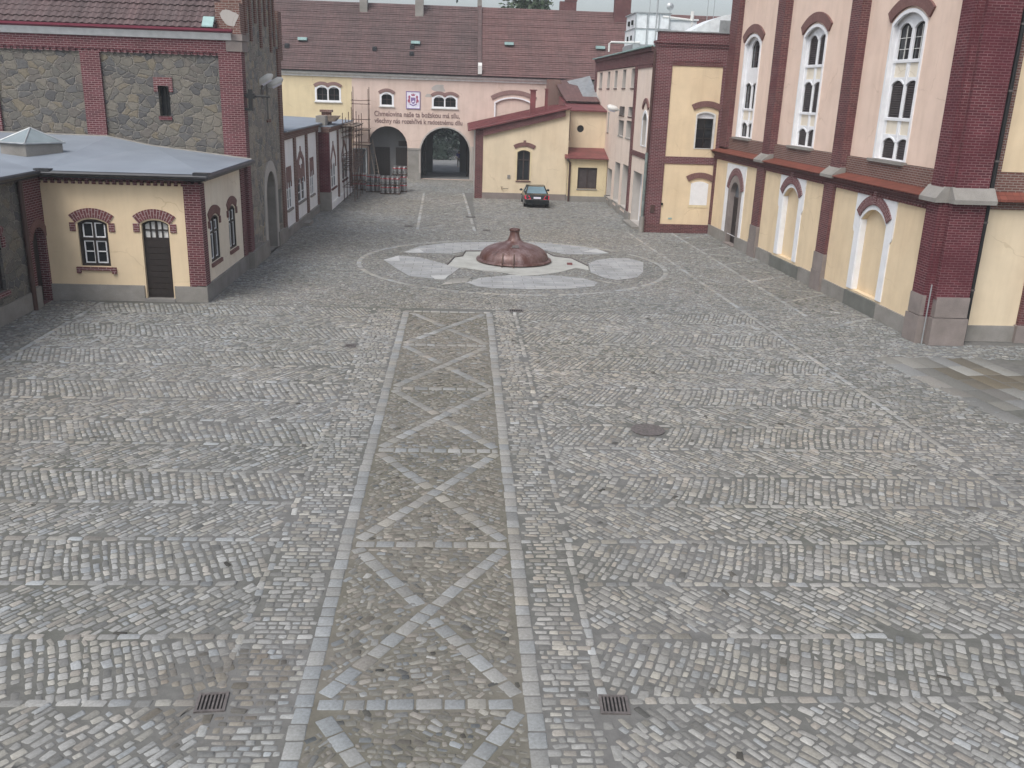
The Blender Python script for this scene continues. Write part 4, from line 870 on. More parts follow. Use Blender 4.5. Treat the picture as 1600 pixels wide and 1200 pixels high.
for x, w, zt, mt, dd in ((-9.3, .7, 16.2, 'plinth', 5.2), (-4.2, .75, 16.3, 'plinth', 5.0), (1.33, .4, 16.0, 'plinth', 6.0), (9.9, 1.0, 16.6, 'maroon', 6.4), (14.6, 1.5, 16.9, 'maroon', 5.2)):
    zb = 9.1 + (dd + .2) * .918
    q = M(A_).box(x - w / 2, x + w / 2, dd, dd + .8, zb - .8, zt).box(x - w * .58, x + w * .58, dd - .06, dd + .86, zt, zt + .12)
    if w > .9: q.box(x - w * .56, x + w * .56, dd - .05, dd + .85, zt - .5, zt - .38)
    if w == 1.0: q.box(x - 1.05, x - .5, dd, dd + .7, zb - .8, zt - .55)
    q.build('chimney', X[mt], rf if x < 1.4 else rr)
    M(A_).box(x - w * .62, x + w * .62, dd - .12, dd, zb - .5, zb - .1).build('chimney_flashing', X['galv'], rf if x < 1.4 else rr)
for x, z in ((-14.4, 11.5), (-4.4, 11.55), (4.0, 11.75), (12.3, 11.7), (16.4, 14.3)):
    d = (z - 9.1) / .918 - .5
    M(A_).prof([(d - .25, z + .12), (d - .22, z + .36), (d + .5, z + .36), (d + .3, z + .05)], x - .4, x + .4).build('roof_vent', X['greensheet'], rf if x < 1.4 else rr)
for x, z in ((-15.7, 10.9), (-8.0, 10.9), (-4.7, 11.2), (-4.7, 10.6)):
    d = (z - 9.1) / .918 - .5
    M(A_).prof([(d - .1, z + .02), (d - .12, z + .28), (d + .3, z + .4), (d + .2, z)], x - .18, x + .18).build('roof_hatch', X['gutter'], rf)
M(A_).tube([A_(-6.7, 6.2, 15.2), A_(-6.7, 6.2, 15.9)], .025, 6).build('lightning_rod', X['galv'], rf)
# crest sign
t = thing('crest_sign', 'white square sign with a purple and red crest between the two arches', 'sign', (-4.5, 84.95, 6.86))
M(A_).box(-5.08, -3.92, -.05, -.004, 6.16, 7.56).build('panel', X['signwhite'], t)
M(A_).plate(rect(-5.13, -3.87, 6.11, 7.61), [rect(-5.07, -3.93, 6.17, 7.55)], -.075, -.01).build('frame', X['signblue'], t)
def blob(pts): return [(-4.5 + x, 6.86 + z) for x, z in pts]
M(A_).plate(blob([(-.2, .22), (.2, .22), (.2, -.08), (.12, -.25), (0, -.34), (-.12, -.25), (-.2, -.08)]), [], -.06, -.05).plate(blob([(-.3, -.28), (0, -.42), (.3, -.28), (.32, -.38), (0, -.52), (-.32, -.38)]), [], -.06, -.05).build('shield', X['signblue'], t)
M(A_).plate(blob([(-.14, .36), (-.2, .56), (-.08, .46), (0, .6), (.08, .46), (.2, .56), (.14, .36)]), [], -.06, -.05).build('crown', X['signred'], t)
for s_ in (-1, 1):
    pts = [(.24, -.22), (.30, .1), (.24, .3), (.34, .42), (.44, .3), (.40, .12), (.5, -.05), (.42, -.28), (.36, -.1), (.32, -.3)]
    M(A_).plate(blob([(s_ * x, z) for x, z in pts]), [], -.06, -.05).build('supporter', X['signred'], t)
M(A_).plate(blob([(-.1, -.12), (.02, -.02), (.12, -.06), (.1, -.14), (-.06, -.2)]), [], -.07, -.06).build('bend', X['signwhite'], t)

# ------------------------------------------------------------------ white row building on the left
B = thing('white_row_building', 'low white building with brick pilasters and crenellated brick window heads', 'building', (-10, 55, 0))
R_ = FXL(-9.4)
wins = [(50.0, 51.4, 1.42, 2.9), (53.3, 55.7, 1.42, 2.75), (57.7, 59.1, 1.36, 2.85)]
def halves(a, b): g = .07 if b - a < 2 else .1; c = (a + b) / 2; return (a + .12, c - g), (c + g, b - .12)
hl = [arch(p, q, z0, z1, .1) for a, b, z0, z1 in wins for p, q in halves(a, b)]
M(R_).plate(rect(49.0, 61.0, .45, 5.08), hl, 0, .4).build('white_wall', X['white'], B)
for a, b, z0, z1 in wins:
    q = M(R_); 
    for p, r in halves(a, b): q.plate(arch(p, r, z0, z1, .1), [arch(p + .05, r - .05, z0 + .05, z1 - .05, .08)], .012, .04); q.box(p, r, .014, .038, z0 + .5, z0 + .53).box(p, r, .014, .038, z0 + 1.0, z0 + 1.03)
    o = q.build('window', X['whitepaint'], B)
    q = M(R_)
    for p, r in halves(a, b): q.plate(arch(p, r, z0, z1, .1), [], .045, .06)
    q.build('pane', X['glass'], o)
    q = M(R_)
    for p, r in halves(a, b): q.plate([(p - .1, z1 - .35), (p - .001, z1 - .35)] + [(x, z + .0) for x, z in arc(p - .001, r + .001, z1 - .1, .1)][::-1] + [(r + .001, z1 - .35), (r + .1, z1 - .35), (r + .1, z1 + .5), (p - .1, z1 + .5)], [], -.05, .002)
    c = (a + b) / 2
    if b - a > 2:
        q.plate([(a, z1 + .5), (c - .7, z1 + .5), (c - .55, z1 + .95), (c, z1 + 1.2), (c + .55, z1 + .95), (c + .7, z1 + .5), (b, z1 + .5), (b - .1, z1 + 1.0), (c + .35, z1 + 1.42), (c + .1, z1 + 1.5), (c + .1, z1 + 1.75), (c - .1, z1 + 1.75), (c - .1, z1 + 1.5), (c - .35, z1 + 1.42), (a + .1, z1 + 1.0)], [], -.05, .002)
        for s_ in (-.35, .35): q.box(c + s_ - .1, c + s_ + .1, -.05, .002, z1 + .5, z1 + .72)
    else:
        for s_ in (-.5, 0, .5): q.box(c + s_ - .12, c + s_ + .12, -.05, .002, z1 + .502, z1 + .75)
    q.build('brick_head', X['hoodpale'], o)
    M(R_).box(a - .1, b + .1, -.1, .1, z0 - .12, z0 - .01).build('sill', X['plinth'], o)
for a, b in ((48.95, 49.35), (52.35, 52.85), (56.3, 56.8), (60.5, 60.9)): M(R_).box(a, b, -.1, .1, .46, 5.08).build('pilaster', X['worn'], B)
M(R_).box(48.95, 61, -.12, .4, 5.08, 5.35).box(48.95, 61, -.2, .4, 5.35, 5.5).build('brick_frieze', X['worn'], B)
M(R_).box(48.95, 61, -.12, .1, 0, .46).build('plinth', X['plinth'], B)
M(R_).box(54.0, 55.4, -.5, 0, 0, .18).build('doorstep', X['plinth'], B)
M(R_).prof([(-.34, 5.5), (-.34, 5.58), (7, 5.95), (7, 5.5)], 48.95, 66).build('roof', X['greyroof'], B)
M(R_).tube([R_(48.95, -.36, 5.56), R_(61, -.36, 5.5)], .07, 8).build('gutter', X['rust'], B)
M(R_).tube([R_(60.72, -.34, 5.45), R_(60.72, -.12, 5.1), R_(60.72, -.12, .0)], .06, 8).build('downpipe', X['galv'], B, smooth=True)
M(R_).box(49, 61, .45, 7, 0, 5.4).build('hidden_core', X['white'], B)
# projecting block
B = thing('projecting_block', 'small projecting block with a crimson brick end beside the scaffolding', 'building', (-9.5, 66, 0))
K_ = FXL(-8.7); Q_ = FY(61.0)
kw = [(62.0, 64.2, 1.35, 2.95), (67.6, 70.4, 1.35, 2.95)]
M(K_).plate(rect(61.0, 73, .45, 5.0), [arch(p, q, z0, z1, .1) for a, b, z0, z1 in kw for p, q in halves(a, b)], 0, .4).build('white_wall', X['white'], B)
for a, b, z0, z1 in kw:
    q = M(K_)
    for p, r in halves(a, b): q.plate(arch(p, r, z0, z1, .1), [arch(p + .06, r - .06, z0 + .06, z1 - .06, .08)], .012, .04); q.box(p, r, .014, .038, z0 + .7, z0 + .74)
    o = q.build('window', X['whitepaint'], B)
    q = M(K_)
    for p, r in halves(a, b): q.plate(arch(p, r, z0, z1, .1), [], .045, .06)
    q.build('pane', X['glass'], o)
    c = (a + b) / 2; q = M(K_)
    q.plate([(a - .1, z1 - .3), (a + .1, z1 - .3), (a + .1, z1 + .2), (c - .3, z1 + .75), (c, z1 + .95), (c + .3, z1 + .75), (b - .1, z1 + .2), (b - .1, z1 - .3), (b + .1, z1 - .3), (b + .1, z1 + .3), (c + .4, z1 + 1.0), (c + .1, z1 + 1.2), (c + .1, z1 + 1.4), (c - .1, z1 + 1.4), (c - .1, z1 + 1.2), (c - .4, z1 + 1.0), (a - .1, z1 + .3)], [], -.05, .002)
    q.build('brick_head', X['hoodpale'], o); M(K_).box(a - .1, b + .1, -.1, .1, z0 - .12, z0 - .01).build('sill', X['maroon'], o)
M(Q_).box(-9.32, -8.66, -.04, .5, 1.2, 5.0).build('brick_end', X['towerbrick'], B)
M(Q_).box(-9.4, -8.62, -.08, .5, 0, 1.2).build('end_plinth', X['plinth'], B)
M(K_).box(61.5, 73, -.08, .2, 0, .46).build('plinth', X['white'], B)
M(K_).box(60.9, 73, -.1, .4, 5.0, 5.22).box(60.85, 73, -.2, .4, 5.22, 5.32).box(65.2, 65.6, -.1, .2, .46, 5.0).box(72.4, 73, -.1, .2, .46, 5.0).build('brick_trim', X['worn'], B)
M(Q_).box(-9.45, -8.85, .1, 1.2, 5.3, 6.0).build('parapet_block', X['plinth'], B)
M(K_).prof([(-.25, 5.33), (-.25, 5.4), (7, 5.6), (7, 5.33)], 60.9, 73.2).build('roof', X['greyroof'], B)
M(K_).tube([K_(65.9, -.14, 5.2), K_(65.9, -.14, 0)], .1, 8).build('downpipe', X['gutter'], B, smooth=True)
q = M(K_).box(64.6, 65.2, .3, .9, 5.4, 6.15); q.box(64.5, 65.3, .2, 1.0, 6.15, 6.3); q.build('chimney', X['worn'], B)
M(K_).box(61, 73, .45, 6, 0, 5.3).build('hidden_core', X['white'], B)

# ------------------------------------------------------------------ stone malthouse
B = thing('stone_malthouse', 'rubble stone malthouse with crimson brick piers and brown pantile roof', 'building', (-14, 45, 0))
F_ = FY(40.9); G_ = FXL(-9.32)
M(F_).plate(rect(-24, -9.4, 0, 8.92), [rect(-12.86, -12.4, 6.42, 7.64)], 0, .8).build('stone_front', X['rubble'], B)
q = M(F_)
for a in ((-10.25, -9.3, -.12, .5, 0, 9.5), (-15.9, -15.1, -.12, .5, 4.5, 8.93), (-20.2, -19.4, -.12, .5, 4.5, 8.93)): M(F_).box(*a).build('brick_pier', X['crimson'], B)
c_ = M(F_).box(-24, -10.25, -.13, .5, 9.02, 9.52)
c_.box(-24, -10.25, -.07, .5, 8.92, 9.02); x = -24
while x < -10.4: c_.box(x, x + .13, -.11, -.07, 8.9, 9.02); x += .26
c_.build('brick_frieze', X['crimson'], B)
M(F_).prof([(-.2, 9.53), (-.34, 9.82), (.5, 9.82), (.5, 9.53)], -24, -9.65).build('eaves_board', X['offwhite'], B)
M(F_).prof([(-.36, 9.80), (-.5, 9.86), (-.5, 9.95), (-.3, 9.95)], -24, -9.55).build('gutter', X['gutterred'], B)
o = M(F_).box(-12.88, -12.38, .35, .4, 6.4, 7.66).build('window', X['glass'], B)
M(F_).box(-12.68, -12.64, .3, .35, 6.42, 7.64).build('window_bar', X['blackmetal'], o)
M(F_).box(-13.02, -12.24, -.06, .1, 7.64, 7.98).box(-13.02, -12.86, -.06, .1, 7.4, 7.638).box(-12.4, -12.24, -.06, .1, 7.4, 7.638).build('brick_head', X['hoodline'], o)
M(F_).box(-12.9, -12.36, -.06, .3, 6.26, 6.41).build('sill', X['towerbrick'], o)
M(F_).box(-14.3, -14.05, -.04, .1, 5.15, 5.3).build('red_brick_patch', X['towerbrick'], B)
sa = arch(44.35, 46.6, .02, 3.85, 1.12)
gable = [(40.95, 0), (48.9, 0), (48.9, 10.2), (47.6, 12.6), (45.2, 15.6), (42.8, 12.8), (40.95, 10.0)]
M(G_).plate(gable, [sa, rect(45.5, 45.9, 6.25, 7.95)], 0, .8, mh=1).build('stone_gable', [X['rubblepale'], X['plinth']], B)
q = M(G_)
q.box(48.3, 49.0, -.1, .9, 0, 9.5); 
for u0, z0 in ((41.7, 9.9), (42.6, 9.6), (43.6, 10.4), (44.6, 9.4), (45.7, 10.4), (46.8, 9.3), (47.7, 9.6)): q.box(u0, u0 + .32, -.08, .3, z0, 12.2 + 3 * (1 - abs(u0 - 45) / 5))
q.build('gable_brick_strip', X['worn'], B)
q = M(G_); q.box(48.9, 49.8, -.05, .8, 9.0, 11.3).box(48.9, 49.5, 0, .7, 8.3, 9.0); q.build('gable_shoulder', X['worn'], B)
M(F_).box(-10.3, -9.3, .0, 1.0, 9.5, 11.0).box(-10.2, -9.3, .6, 1.6, 11.0, 12.4).box(-10.15, -9.3, 1.4, 2.6, 12.4, 14).build('gable_parapet', X['worn'], B)
M(F_).box(-10.34, -9.2, -.2, .95, 9.52, 9.78).box(-9.9, -9.24, -.16, .9, 9.1, 9.5).build('corbel', X['granite'], B)
q = M(F_)
for cx, cz, r in ((-9.72, 10.4, .34),):
    q.plate([(cx + r * (1 + .25 * math.sin(3 * t)) * math.cos(t), cz + r * (1 + .2 * math.cos(2 * t + 1)) * math.sin(t)) for t in np.linspace(0, 2 * PI, 16, endpoint=False)], [], -.012, 0)
q.build('plaster_patch', X['quoin'], B)
M(F_).prof([(-.5, 10.0), (-.5, 10.05), (-.15, 10.42), (-.1, 10.3)], -10.75, -10.3).build('copper_flashing', X['greensheet'], B)
rf = gen_tiles('roof', X['tile'], B, (-24, 40.45, 9.95), (-10.25, 40.45, 9.95), (-24, 45.2, 14.2), .33, 6, .05, .028, .3)
M(F_).prof([(-.3, 9.9), (4.3, 14.0), (8, 9.9)], -24, -10.25).build('roof_body', X['tile'], B)
o = M(G_).plate(arch(43.9, 47.05, .02, 4.35, 1.5), [sa], -.05, .02).build('arch_surround', X['quoin'], B)
M(G_).plate(sa, [], .55, .6).build('arch_infill', X['plinth'], o)
M(G_).box(44.0, 44.6, .4, .5, 0, 2.9).build('dark_door', X['darkwood'], o)
for a, b in ((41.05, 44.2), (46.75, 49.0)): M(G_).box(a, b, -.12, .3, 0, .72).build('plinth', X['plinth'], B)
q = M(F_).box(-9.9, -9.18, -.2, .3, 0, .7); q.build('corner_stone', X['plinth'], B)
o = M(G_).box(45.5, 45.9, .4, .45, 6.25, 7.95).build('slot_window', X['hole'], B)
M(G_).box(45.3, 46.1, -.06, .2, 6.1, 6.24).build('sill', X['worn'], o)
M(G_).box(47.2, 47.75, .06 - .1, .02, 1.1, 2.6).box(47.1, 47.9, -.06, .02, 2.6, 2.78).build('walled_opening', X['plinthdark'], B)
M(F_).box(-24, -10.1, .9, 8, 0, 9.9).build('hidden_core', X['rubble'], B)

# ------------------------------------------------------------------ yellow corner house
B = thing('yellow_corner_house', 'single storey yellow house with grey felt roof, brick corners and dark door', 'building', (-13, 36, 0))
F_ = FY(33.85); S_ = FXL(-9.5); P_ = FXL(-15.1)
M(F_).plate(rect(-15.3, -9.9, .0, 4.35), [arch(-13.93, -12.87, 1.28, 3.0, .16), arch(-11.66, -10.68, .01, 3.02, .16)], 0, .4).build('yellow_front', X['yellow'], B)
M(S_).plate(rect(34.4, 40.8, .6, 4.45), [arch(34.95, 36.25, 1.3, 3.02, .16), arch(37.8, 38.95, 1.3, 3.05, .2)], 0, .4).build('pale_side', X['palecream'], B)
M(F_).box(-10.05, -9.45, -.05, .55, .6, 4.35).build('corner_brick_pier', X['crimson'], B)
M(S_).box(40.1, 40.74, -.06, .3, .62, 4.5).build('brick_end_pier', X['crimson'], B)
c_ = M(F_).box(-15.2, -9.4, -.1, .4, 4.42, 4.62); x = -15.15
while x < -9.5: c_.box(x, x + .12, -.07, .0, 4.26, 4.42); x += .24
c_.F = S_; c_.box(33.75, 40.8, -.1, .4, 4.42, 4.62); c_.build('brick_eaves', X['crimson'], B)
for a, b in ((-15.25, -11.72), (-10.62, -9.43)): M(F_).box(a, b, -.07, .3, 0, .6).build('plinth', X['plinth'], B)
M(S_).box(33.8, 40.8, -.08, .3, 0, .63).build('side_plinth', X['concrete'], B)
lit = [(-13.80, -13.43, 2.32, 2.86), (-13.37, -13.0, 2.32, 2.86), (-13.80, -13.43, 1.38, 2.2), (-13.37, -13.0, 1.38, 2.2)]
o = window(B, F_, -13.93, -12.87, 1.28, 3.0, .16, .08, X['darkwood'], X['glass'], fw=.09, bars_u=(-13.4,), bars_z=((2.27, .09),), lites=lit, bw=.06)
q = M(F_)
for a, b, z0, z1 in lit[2:]: q.box(a, b, .13, .16, (z0 + z1) / 2, (z0 + z1) / 2 + .035)
q.build('glazing_bar', X['whitepaint'], o)
M(F_).band(-13.99, -12.81, 2.86, .2, .34, -.04, .002, legs=.3).build('brick_arch', X['hoodline'], o)
q = M(F_).box(-14.02, -12.76, -.07, .06, 1.13, 1.25).box(-14.1, -13.95, -.08, .06, 1.02, 1.25).box(-12.83, -12.68, -.08, .06, 1.02, 1.25); q.build('sill', X['hoodline'], o)
q = M(F_).plate(arch(-11.66, -10.68, .12, 3.02, .16), [arch(-11.58, -10.76, 2.36, 2.95, .13)], .15, .22)
for z in np.arange(.25, 2.2, .22): q.box(-11.58, -10.76, .135, .15, z, z + .2)
o = q.build('door', X['darkwood'], B); o['label'] = 'dark plank door under a white barred fanlight'
M(F_).plate(arch(-11.6, -10.74, 2.34, 2.97, .13), [], .2, .215).build('fanlight', X['offwhite'], o)
q = M(F_)
for x in (-11.38, -11.17, -10.96): q.box(x - .02 - (.02 if x == -11.17 else 0), x + .02 + (.02 if x == -11.17 else 0), .14, .2, 2.34, 2.96)
q.box(-11.6, -10.74, .145, .2, 2.62, 2.66); q.build('fanlight_bar', X['darkwood'], o)
M(F_).band(-11.72, -10.62, 2.88, .2, .34, -.04, .002, legs=.3).build('brick_arch', X['hoodline'], o)
M(F_).box(-11.72, -10.62, -.12, .3, 0, .12).build('doorstep', X['concrete'], o)
M(F_).tube([F_(-10.8, .12, 1.2), F_(-10.8, .08, 1.2), F_(-10.9, .08, 1.2)], .015, 6).build('door_handle', X['galv'], o)
for (a, b, z0, z1, lab) in ((34.95, 36.25, 1.3, 3.02, 'wider nearer window of the side wall'), (37.8, 38.95, 1.3, 3.05, 'narrower farther window of the side wall')):
    o = window(B, S_, a, b, z0, z1, .18, .02, X['darkwood'], X['glass'], fw=.06, bars_u=((a + b) / 2,), bars_z=((z0 + 1.1, .06),), bw=.12 if b - a > 1.2 else .06, label=lab, lites=[(a + .08, (a + b) / 2 - .05, z0 + .08, z0 + 1.05), ((a + b) / 2 + .05, b - .08, z0 + .08, z0 + 1.05), (a + .08, (a + b) / 2 - .05, z0 + 1.14, z1 - .22), ((a + b) / 2 + .05, b - .08, z0 + 1.14, z1 - .22)])
    M(S_).band(a - .06, b + .06, z1 - .14, .2, .32, -.05, .002, legs=.25).build('brick_arch', X['hood'], o)
    M(S_).box(a - .1, b + .1, -.07, .06, z0 - .17, z0 - .03).build('sill', X['hood'], o)
# return wall with brick doorway and the stone wing towards the camera
M(P_).plate(rect(32.2, 33.85, 0, 4.6), [arch(32.75, 33.7, .02, 2.75, .4)], -.03, .35).build('brick_doorway_wall', X['crimson'], B)
M(P_).band(32.75, 33.7, 2.35, .4, .28, -.06, -.028).build('doorway_arch', X['hood'], B)
M(P_).plate(arch(32.74, 33.71, .03, 2.74, .4), [], .25, .32).build('doorway_door', X['darkwood'], B)
M(P_).box(32.25, 32.7, -.16, .1, 0, .75).build('doorway_guard_stone', X['plinth'], B)
M(P_).plate(rect(18, 32.2, .6, 4.6), [arch(29.3, 30.55, 1.05, 2.95, .2), arch(24.3, 25.6, 1.05, 2.95, .2)], 0, .45).build('stone_wing_wall', X['rubble'], B)
M(P_).box(18, 32.25, -.08, .2, 0, .62).build('stone_wing_plinth', X['plinth'], B)
for a, b in ((29.3, 30.55), (24.3, 25.6)):
    o = window(B, P_, a, b, 1.05, 2.95, .2, .1, X['darkwood'], X['glassgrey'], fw=.06, bars_u=((a + b) / 2,), bars_z=((1.6, .04), (2.3, .06)), name='wing_window')
    M(P_).band(a - .05, b + .05, 2.8, .22, .34, -.05, .002, legs=.35).build('brick_arch', X['hoodline'], o)
    M(P_).box(a - .1, b + .1, -.08, .06, .9, 1.04).build('sill', X['hoodline'], o)
M().tube([(-14.98, 32.15, 4.55), (-14.98, 32.15, 0)], .085, 10).build('downpipe', X['brownmetal'], B, smooth=True)
# roof
q = M()
V = dict(fl=(-14.85, 33.35, 4.74), fr=(-9.1, 33.35, 4.74), br=(-9.1, 40.78, 4.74), bm=(-13.25, 40.78, 5.18), bl=(-15.1, 40.78, 5.52), bk=(-24, 40.78, 5.6), nl=(-14.85, 14, 4.74), nk=(-24, 14, 5.6))
for tri_ in (('fl', 'fr', 'bm'), ('fr', 'br', 'bm'), ('fl', 'bm', 'bl'), ('fl', 'bl', 'bk'), ('nl', 'fl', 'bk'), ('nl', 'bk', 'nk')):
    q.poly([V[k] for k in tri_]); q.poly([(V[k][0], V[k][1], V[k][2] - .09) for k in tri_])
e_ = ['nl', 'fl', 'fr', 'br']
for a, b in zip(e_[:-1], e_[1:]): q.poly([V[a], V[b], (*V[b][:2], V[b][2] - .09), (*V[a][:2], V[a][2] - .09)])
rf = q.build('roof', X['greyroof'], B, cleanup=False)
q = M()
q.tube([(-14.78, 14, 4.66), (-14.78, 33.27, 4.66)], .085, 8).tube([(-14.78, 33.27, 4.66), (-9.02, 33.27, 4.66)], .085, 8).tube([(-9.02, 33.27, 4.66), (-9.02, 40.7, 4.66)], .085, 8)
q.box(-14.95, -14.4, 33.2, 33.5, 4.6, 4.8).box(-9.5, -8.95, 33.2, 33.5, 4.6, 4.8); q.build('gutter', X['gutter'], B)
q = M(); q.box(-14.8, -9.1, 33.36, 33.42, 4.5, 4.66).box(-9.16, -9.1, 33.4, 40.7, 4.5, 4.66).box(-14.9, -14.84, 14, 33.4, 4.5, 4.66); q.build('fascia', X['gutter'], B)
q = M(); q.tube([V['bk'], V['bl'], V['bm'], V['br']], .05, 6); q.build('roof_flashing', X['plinth'], rf)
sx, sy = -16.35, 36.6
q = M(); b_ = [(sx - 1.0, sy - .5), (sx + .15, sy - 1.0), (sx + 1.0, sy + .2), (sx - .1, sy + .7)]
for i in range(4):
    a, b = b_[i], b_[(i + 1) % 4]; q.poly([(*a, 5.0), (*b, 5.0), (*b, 5.46), (*a, 5.46)])
o = q.build('skylight', X['plinth'], rf)
q = M(); ap = (sx, sy - .1, 6.0); b2 = [(sx + (x - sx) * 1.1, sy + (y - sy) * 1.1) for x, y in b_]
for i in range(4): q.poly([(*b2[i], 5.47), (*b2[(i + 1) % 4], 5.47), ap])
q.build('skylight_glass', X['skyglass'], rf)
q = M()
for i in range(4): q.tube([(*b2[i], 5.47), ap], .03, 6); q.tube([(*b2[i], 5.47), (*b2[(i + 1) % 4], 5.47)], .035, 6)
q.build('skylight_rib', X['galv'], rf)
M(F_).box(-15.2, -9.9, .4, 6.9, 0, 4.5).box(-24, -15.6, -14, 6.9, 0, 4.5).build('hidden_core', X['interior'], B)
# ------------------------------------------------------------------ copper kettle lid
t = thing('copper_kettle_lid', 'old copper brew kettle lid with a short neck standing on the plaza', 'kettle lid', (2.55, 43.95, .024))
c = (2.55, 43.95, .0)
prof = [(1.68, .16), (1.66, .28), (1.59, .44), (1.45, .59), (1.22, .72), (.95, .82), (.68, .89), (.48, .95), (.36, 1.03), (.29, 1.14), (.245, 1.28), (.225, 1.42), (.22, 1.5)]
M().lathe(c, prof, 56, cap=False).build('dome', X['copper'], t, smooth=True)
M().lathe(c, [(1.62, .03), (1.8, .05), (1.84, .10), (1.82, .15), (1.70, .18), (1.6, .17)], 56).build('flange', X['copper'], t, smooth=True)
M().lathe(c, [(.22, 1.48), (.26, 1.5), (.27, 1.56), (.255, 1.6), (.2, 1.6), (.18, 1.5)], 32).build('neck_collar', X['copper'], t, smooth=True)
M().lathe(c, [(.0, 1.545), (.19, 1.545)], 24, cap=False).build('neck_opening', X['hole'], t)
q = M(); hx, hz = 2.62, .83
q.poly([(2.38, 42.98, .80), (2.74, 42.98, .80), (2.70, 43.24, .87), (2.42, 43.24, .87)]).poly([(2.38, 42.95, .83), (2.74, 42.95, .83), (2.70, 43.22, .915), (2.42, 43.22, .915)]); 
q.poly([(2.38, 42.98, .80), (2.74, 42.98, .80), (2.74, 42.95, .83), (2.38, 42.95, .83)])
q.build('hatch_plate', X['castiron'], t, cleanup=False)
for x in (1.95, 2.48):
    M().tube([(x, 42.46 + (x < 2) * .12, .6), (x - .02, 42.28 + (x < 2) * .12, .42), (x - .04, 42.09 + (x < 2) * .1, .2), (x - .05, 42.02 + (x < 2) * .1, .03)], .032, 6).build('strap', X['rust'], t)
tag(M().box(5.1, 5.35, 43.25, 43.45, .025, .1).build('red_brick', X['redsheet'], loc=(5.2, 43.35, .025)), 'small red block lying on the pale concrete right of the copper lid', 'block')

# ------------------------------------------------------------------ drains and manholes
def drain(x, y, rot, label, w=.36, l=.36):
    t = thing('drain_grate', label, 'drain', (x, y, 0), 'iron drains in the paving'); t.rotation_euler = (0, 0, rot)
    q = M()
    for s_ in (-1, 1): q.box(s_ * w / 2 - .02, s_ * w / 2 + .02, -l / 2 - .02, l / 2 + .02, -.02, .016); q.box(-w / 2, w / 2, s_ * l / 2 - .02, s_ * l / 2 + .02, -.02, .015)
    o = q.build('frame', X['castiron'], None); o.parent = t
    q = M()
    for i in range(1, 7): q.box(-w / 2 + w * i / 7 - .012, -w / 2 + w * i / 7 + .012, -l / 2 + .02, l / 2 - .02, -.015, .012)
    o = q.build('bars', X['castiron'], None); o.parent = t
    o = M().poly([(-w / 2, -l / 2, -.002), (w / 2, -l / 2, -.002), (w / 2, l / 2, -.002), (-w / 2, l / 2, -.002)]).build('shaft', X['hole'], None); o.parent = t
drain(-3.24, 10.42, .08, 'nearest square iron drain grate left of the centre strip, rusty surround')
drain(2.17, 10.33, -.04, 'nearest square iron drain grate right of the centre strip')
drain(2.1, 33.5, 0, 'iron drain grate just in front of the slab flower', .5, .36)
drain(-3.5, 28.2, 0, 'iron drain grate far left of the centre strip', .3, .3)
drain(.56, 59.8, 0, 'iron drain grate behind the copper lid on the far strip line', .6, .5)
drain(1.46, 54.1, 0, 'small iron drain grate just behind the slab flower', .45, .4)
drain(-3.2, 55.0, 0, 'iron drain grate left of the far strip', .45, .4)
t = thing('manhole_cover', 'round iron manhole cover in the cobbles right of the centre strip', 'manhole', (4.69, 20.91, 0))
o = M().lathe((0, 0, 0), [(.40, -.02), (.42, .018), (.37, .018), (.37, .012), (.36, .012), (.0, .014)], 40, cap=False).build('cover', X['castiron'], None); o.parent = t
q = M()
for i in range(-4, 5):
    for j in range(-4, 5):
        if math.hypot(i, j) < 4.2: q.box(i * .075 - .02, i * .075 + .02, j * .075 - .02, j * .075 + .02, .01, .018)
o = q.build('studs', X['castiron'], None); o.parent = t

# ------------------------------------------------------------------ car
t = thing('parked_car', 'black saloon car parked in front of the yellow annex, seen from behind', 'car', (5.33, 65.5, 0))
def loft(secs, mat, name, parent, smooth=True):
    me = M(); 
    for a, b in zip(secs[:-1], secs[1:]):
        for i in range(len(a)):
            j = (i + 1) % len(a); me.poly([a[i], a[j], b[j], b[i]])
    me.poly(secs[0][::-1]); me.poly(secs[-1])
    o = me.build(name, mat, None, smooth=smooth); o.parent = parent; return o
def sec(y, hw, z0, z1, r=.12, tw=.93):
    return [(-hw * .9, y, z0), (hw * .9, y, z0), (hw, y, z0 + r), (hw, y, (z0 + z1) * .55), (hw * tw, y, z1 - r * .5), (hw * tw * .88, y, z1), (-hw * tw * .88, y, z1), (-hw * tw, y, z1 - r * .5), (-hw, y, (z0 + z1) * .55), (-hw, y, z0 + r)]
loft([sec(0, .78, .32, .72), sec(.05, .86, .25, .90), sec(.35, .89, .22, .97), sec(1.1, .9, .2, 1.0), sec(2.4, .9, .2, .98), sec(3.3, .89, .2, .94), sec(4.2, .86, .22, .82), sec(4.6, .78, .28, .66), sec(4.68, .7, .34, .56)], X['carpaint'], 'body', t)
def cab(y, hb, ht, zb, zt): return [(-hb, y, zb), (hb, y, zb), (ht, y, zt), (-ht, y, zt)]
R0 = [(-.76, .62, .96), (.76, .62, .96), (.56, 1.42, 1.40), (-.56, 1.42, 1.40)]
q = M()
roofp = [(-.60, 1.38, 1.385), (.60, 1.38, 1.385), (.63, 1.9, 1.44), (.62, 2.45, 1.43), (.56, 2.75, 1.38), (-.56, 2.75, 1.38), (-.62, 2.45, 1.43), (-.63, 1.9, 1.44)]
q.poly(roofp); q.poly([(x, y, z - .05) for x, y, z in roofp])
for i in range(len(roofp)):
    a, b = roofp[i], roofp[(i + 1) % len(roofp)]; q.poly([a, b, (b[0], b[1], b[2] - .05), (a[0], a[1], a[2] - .05)])
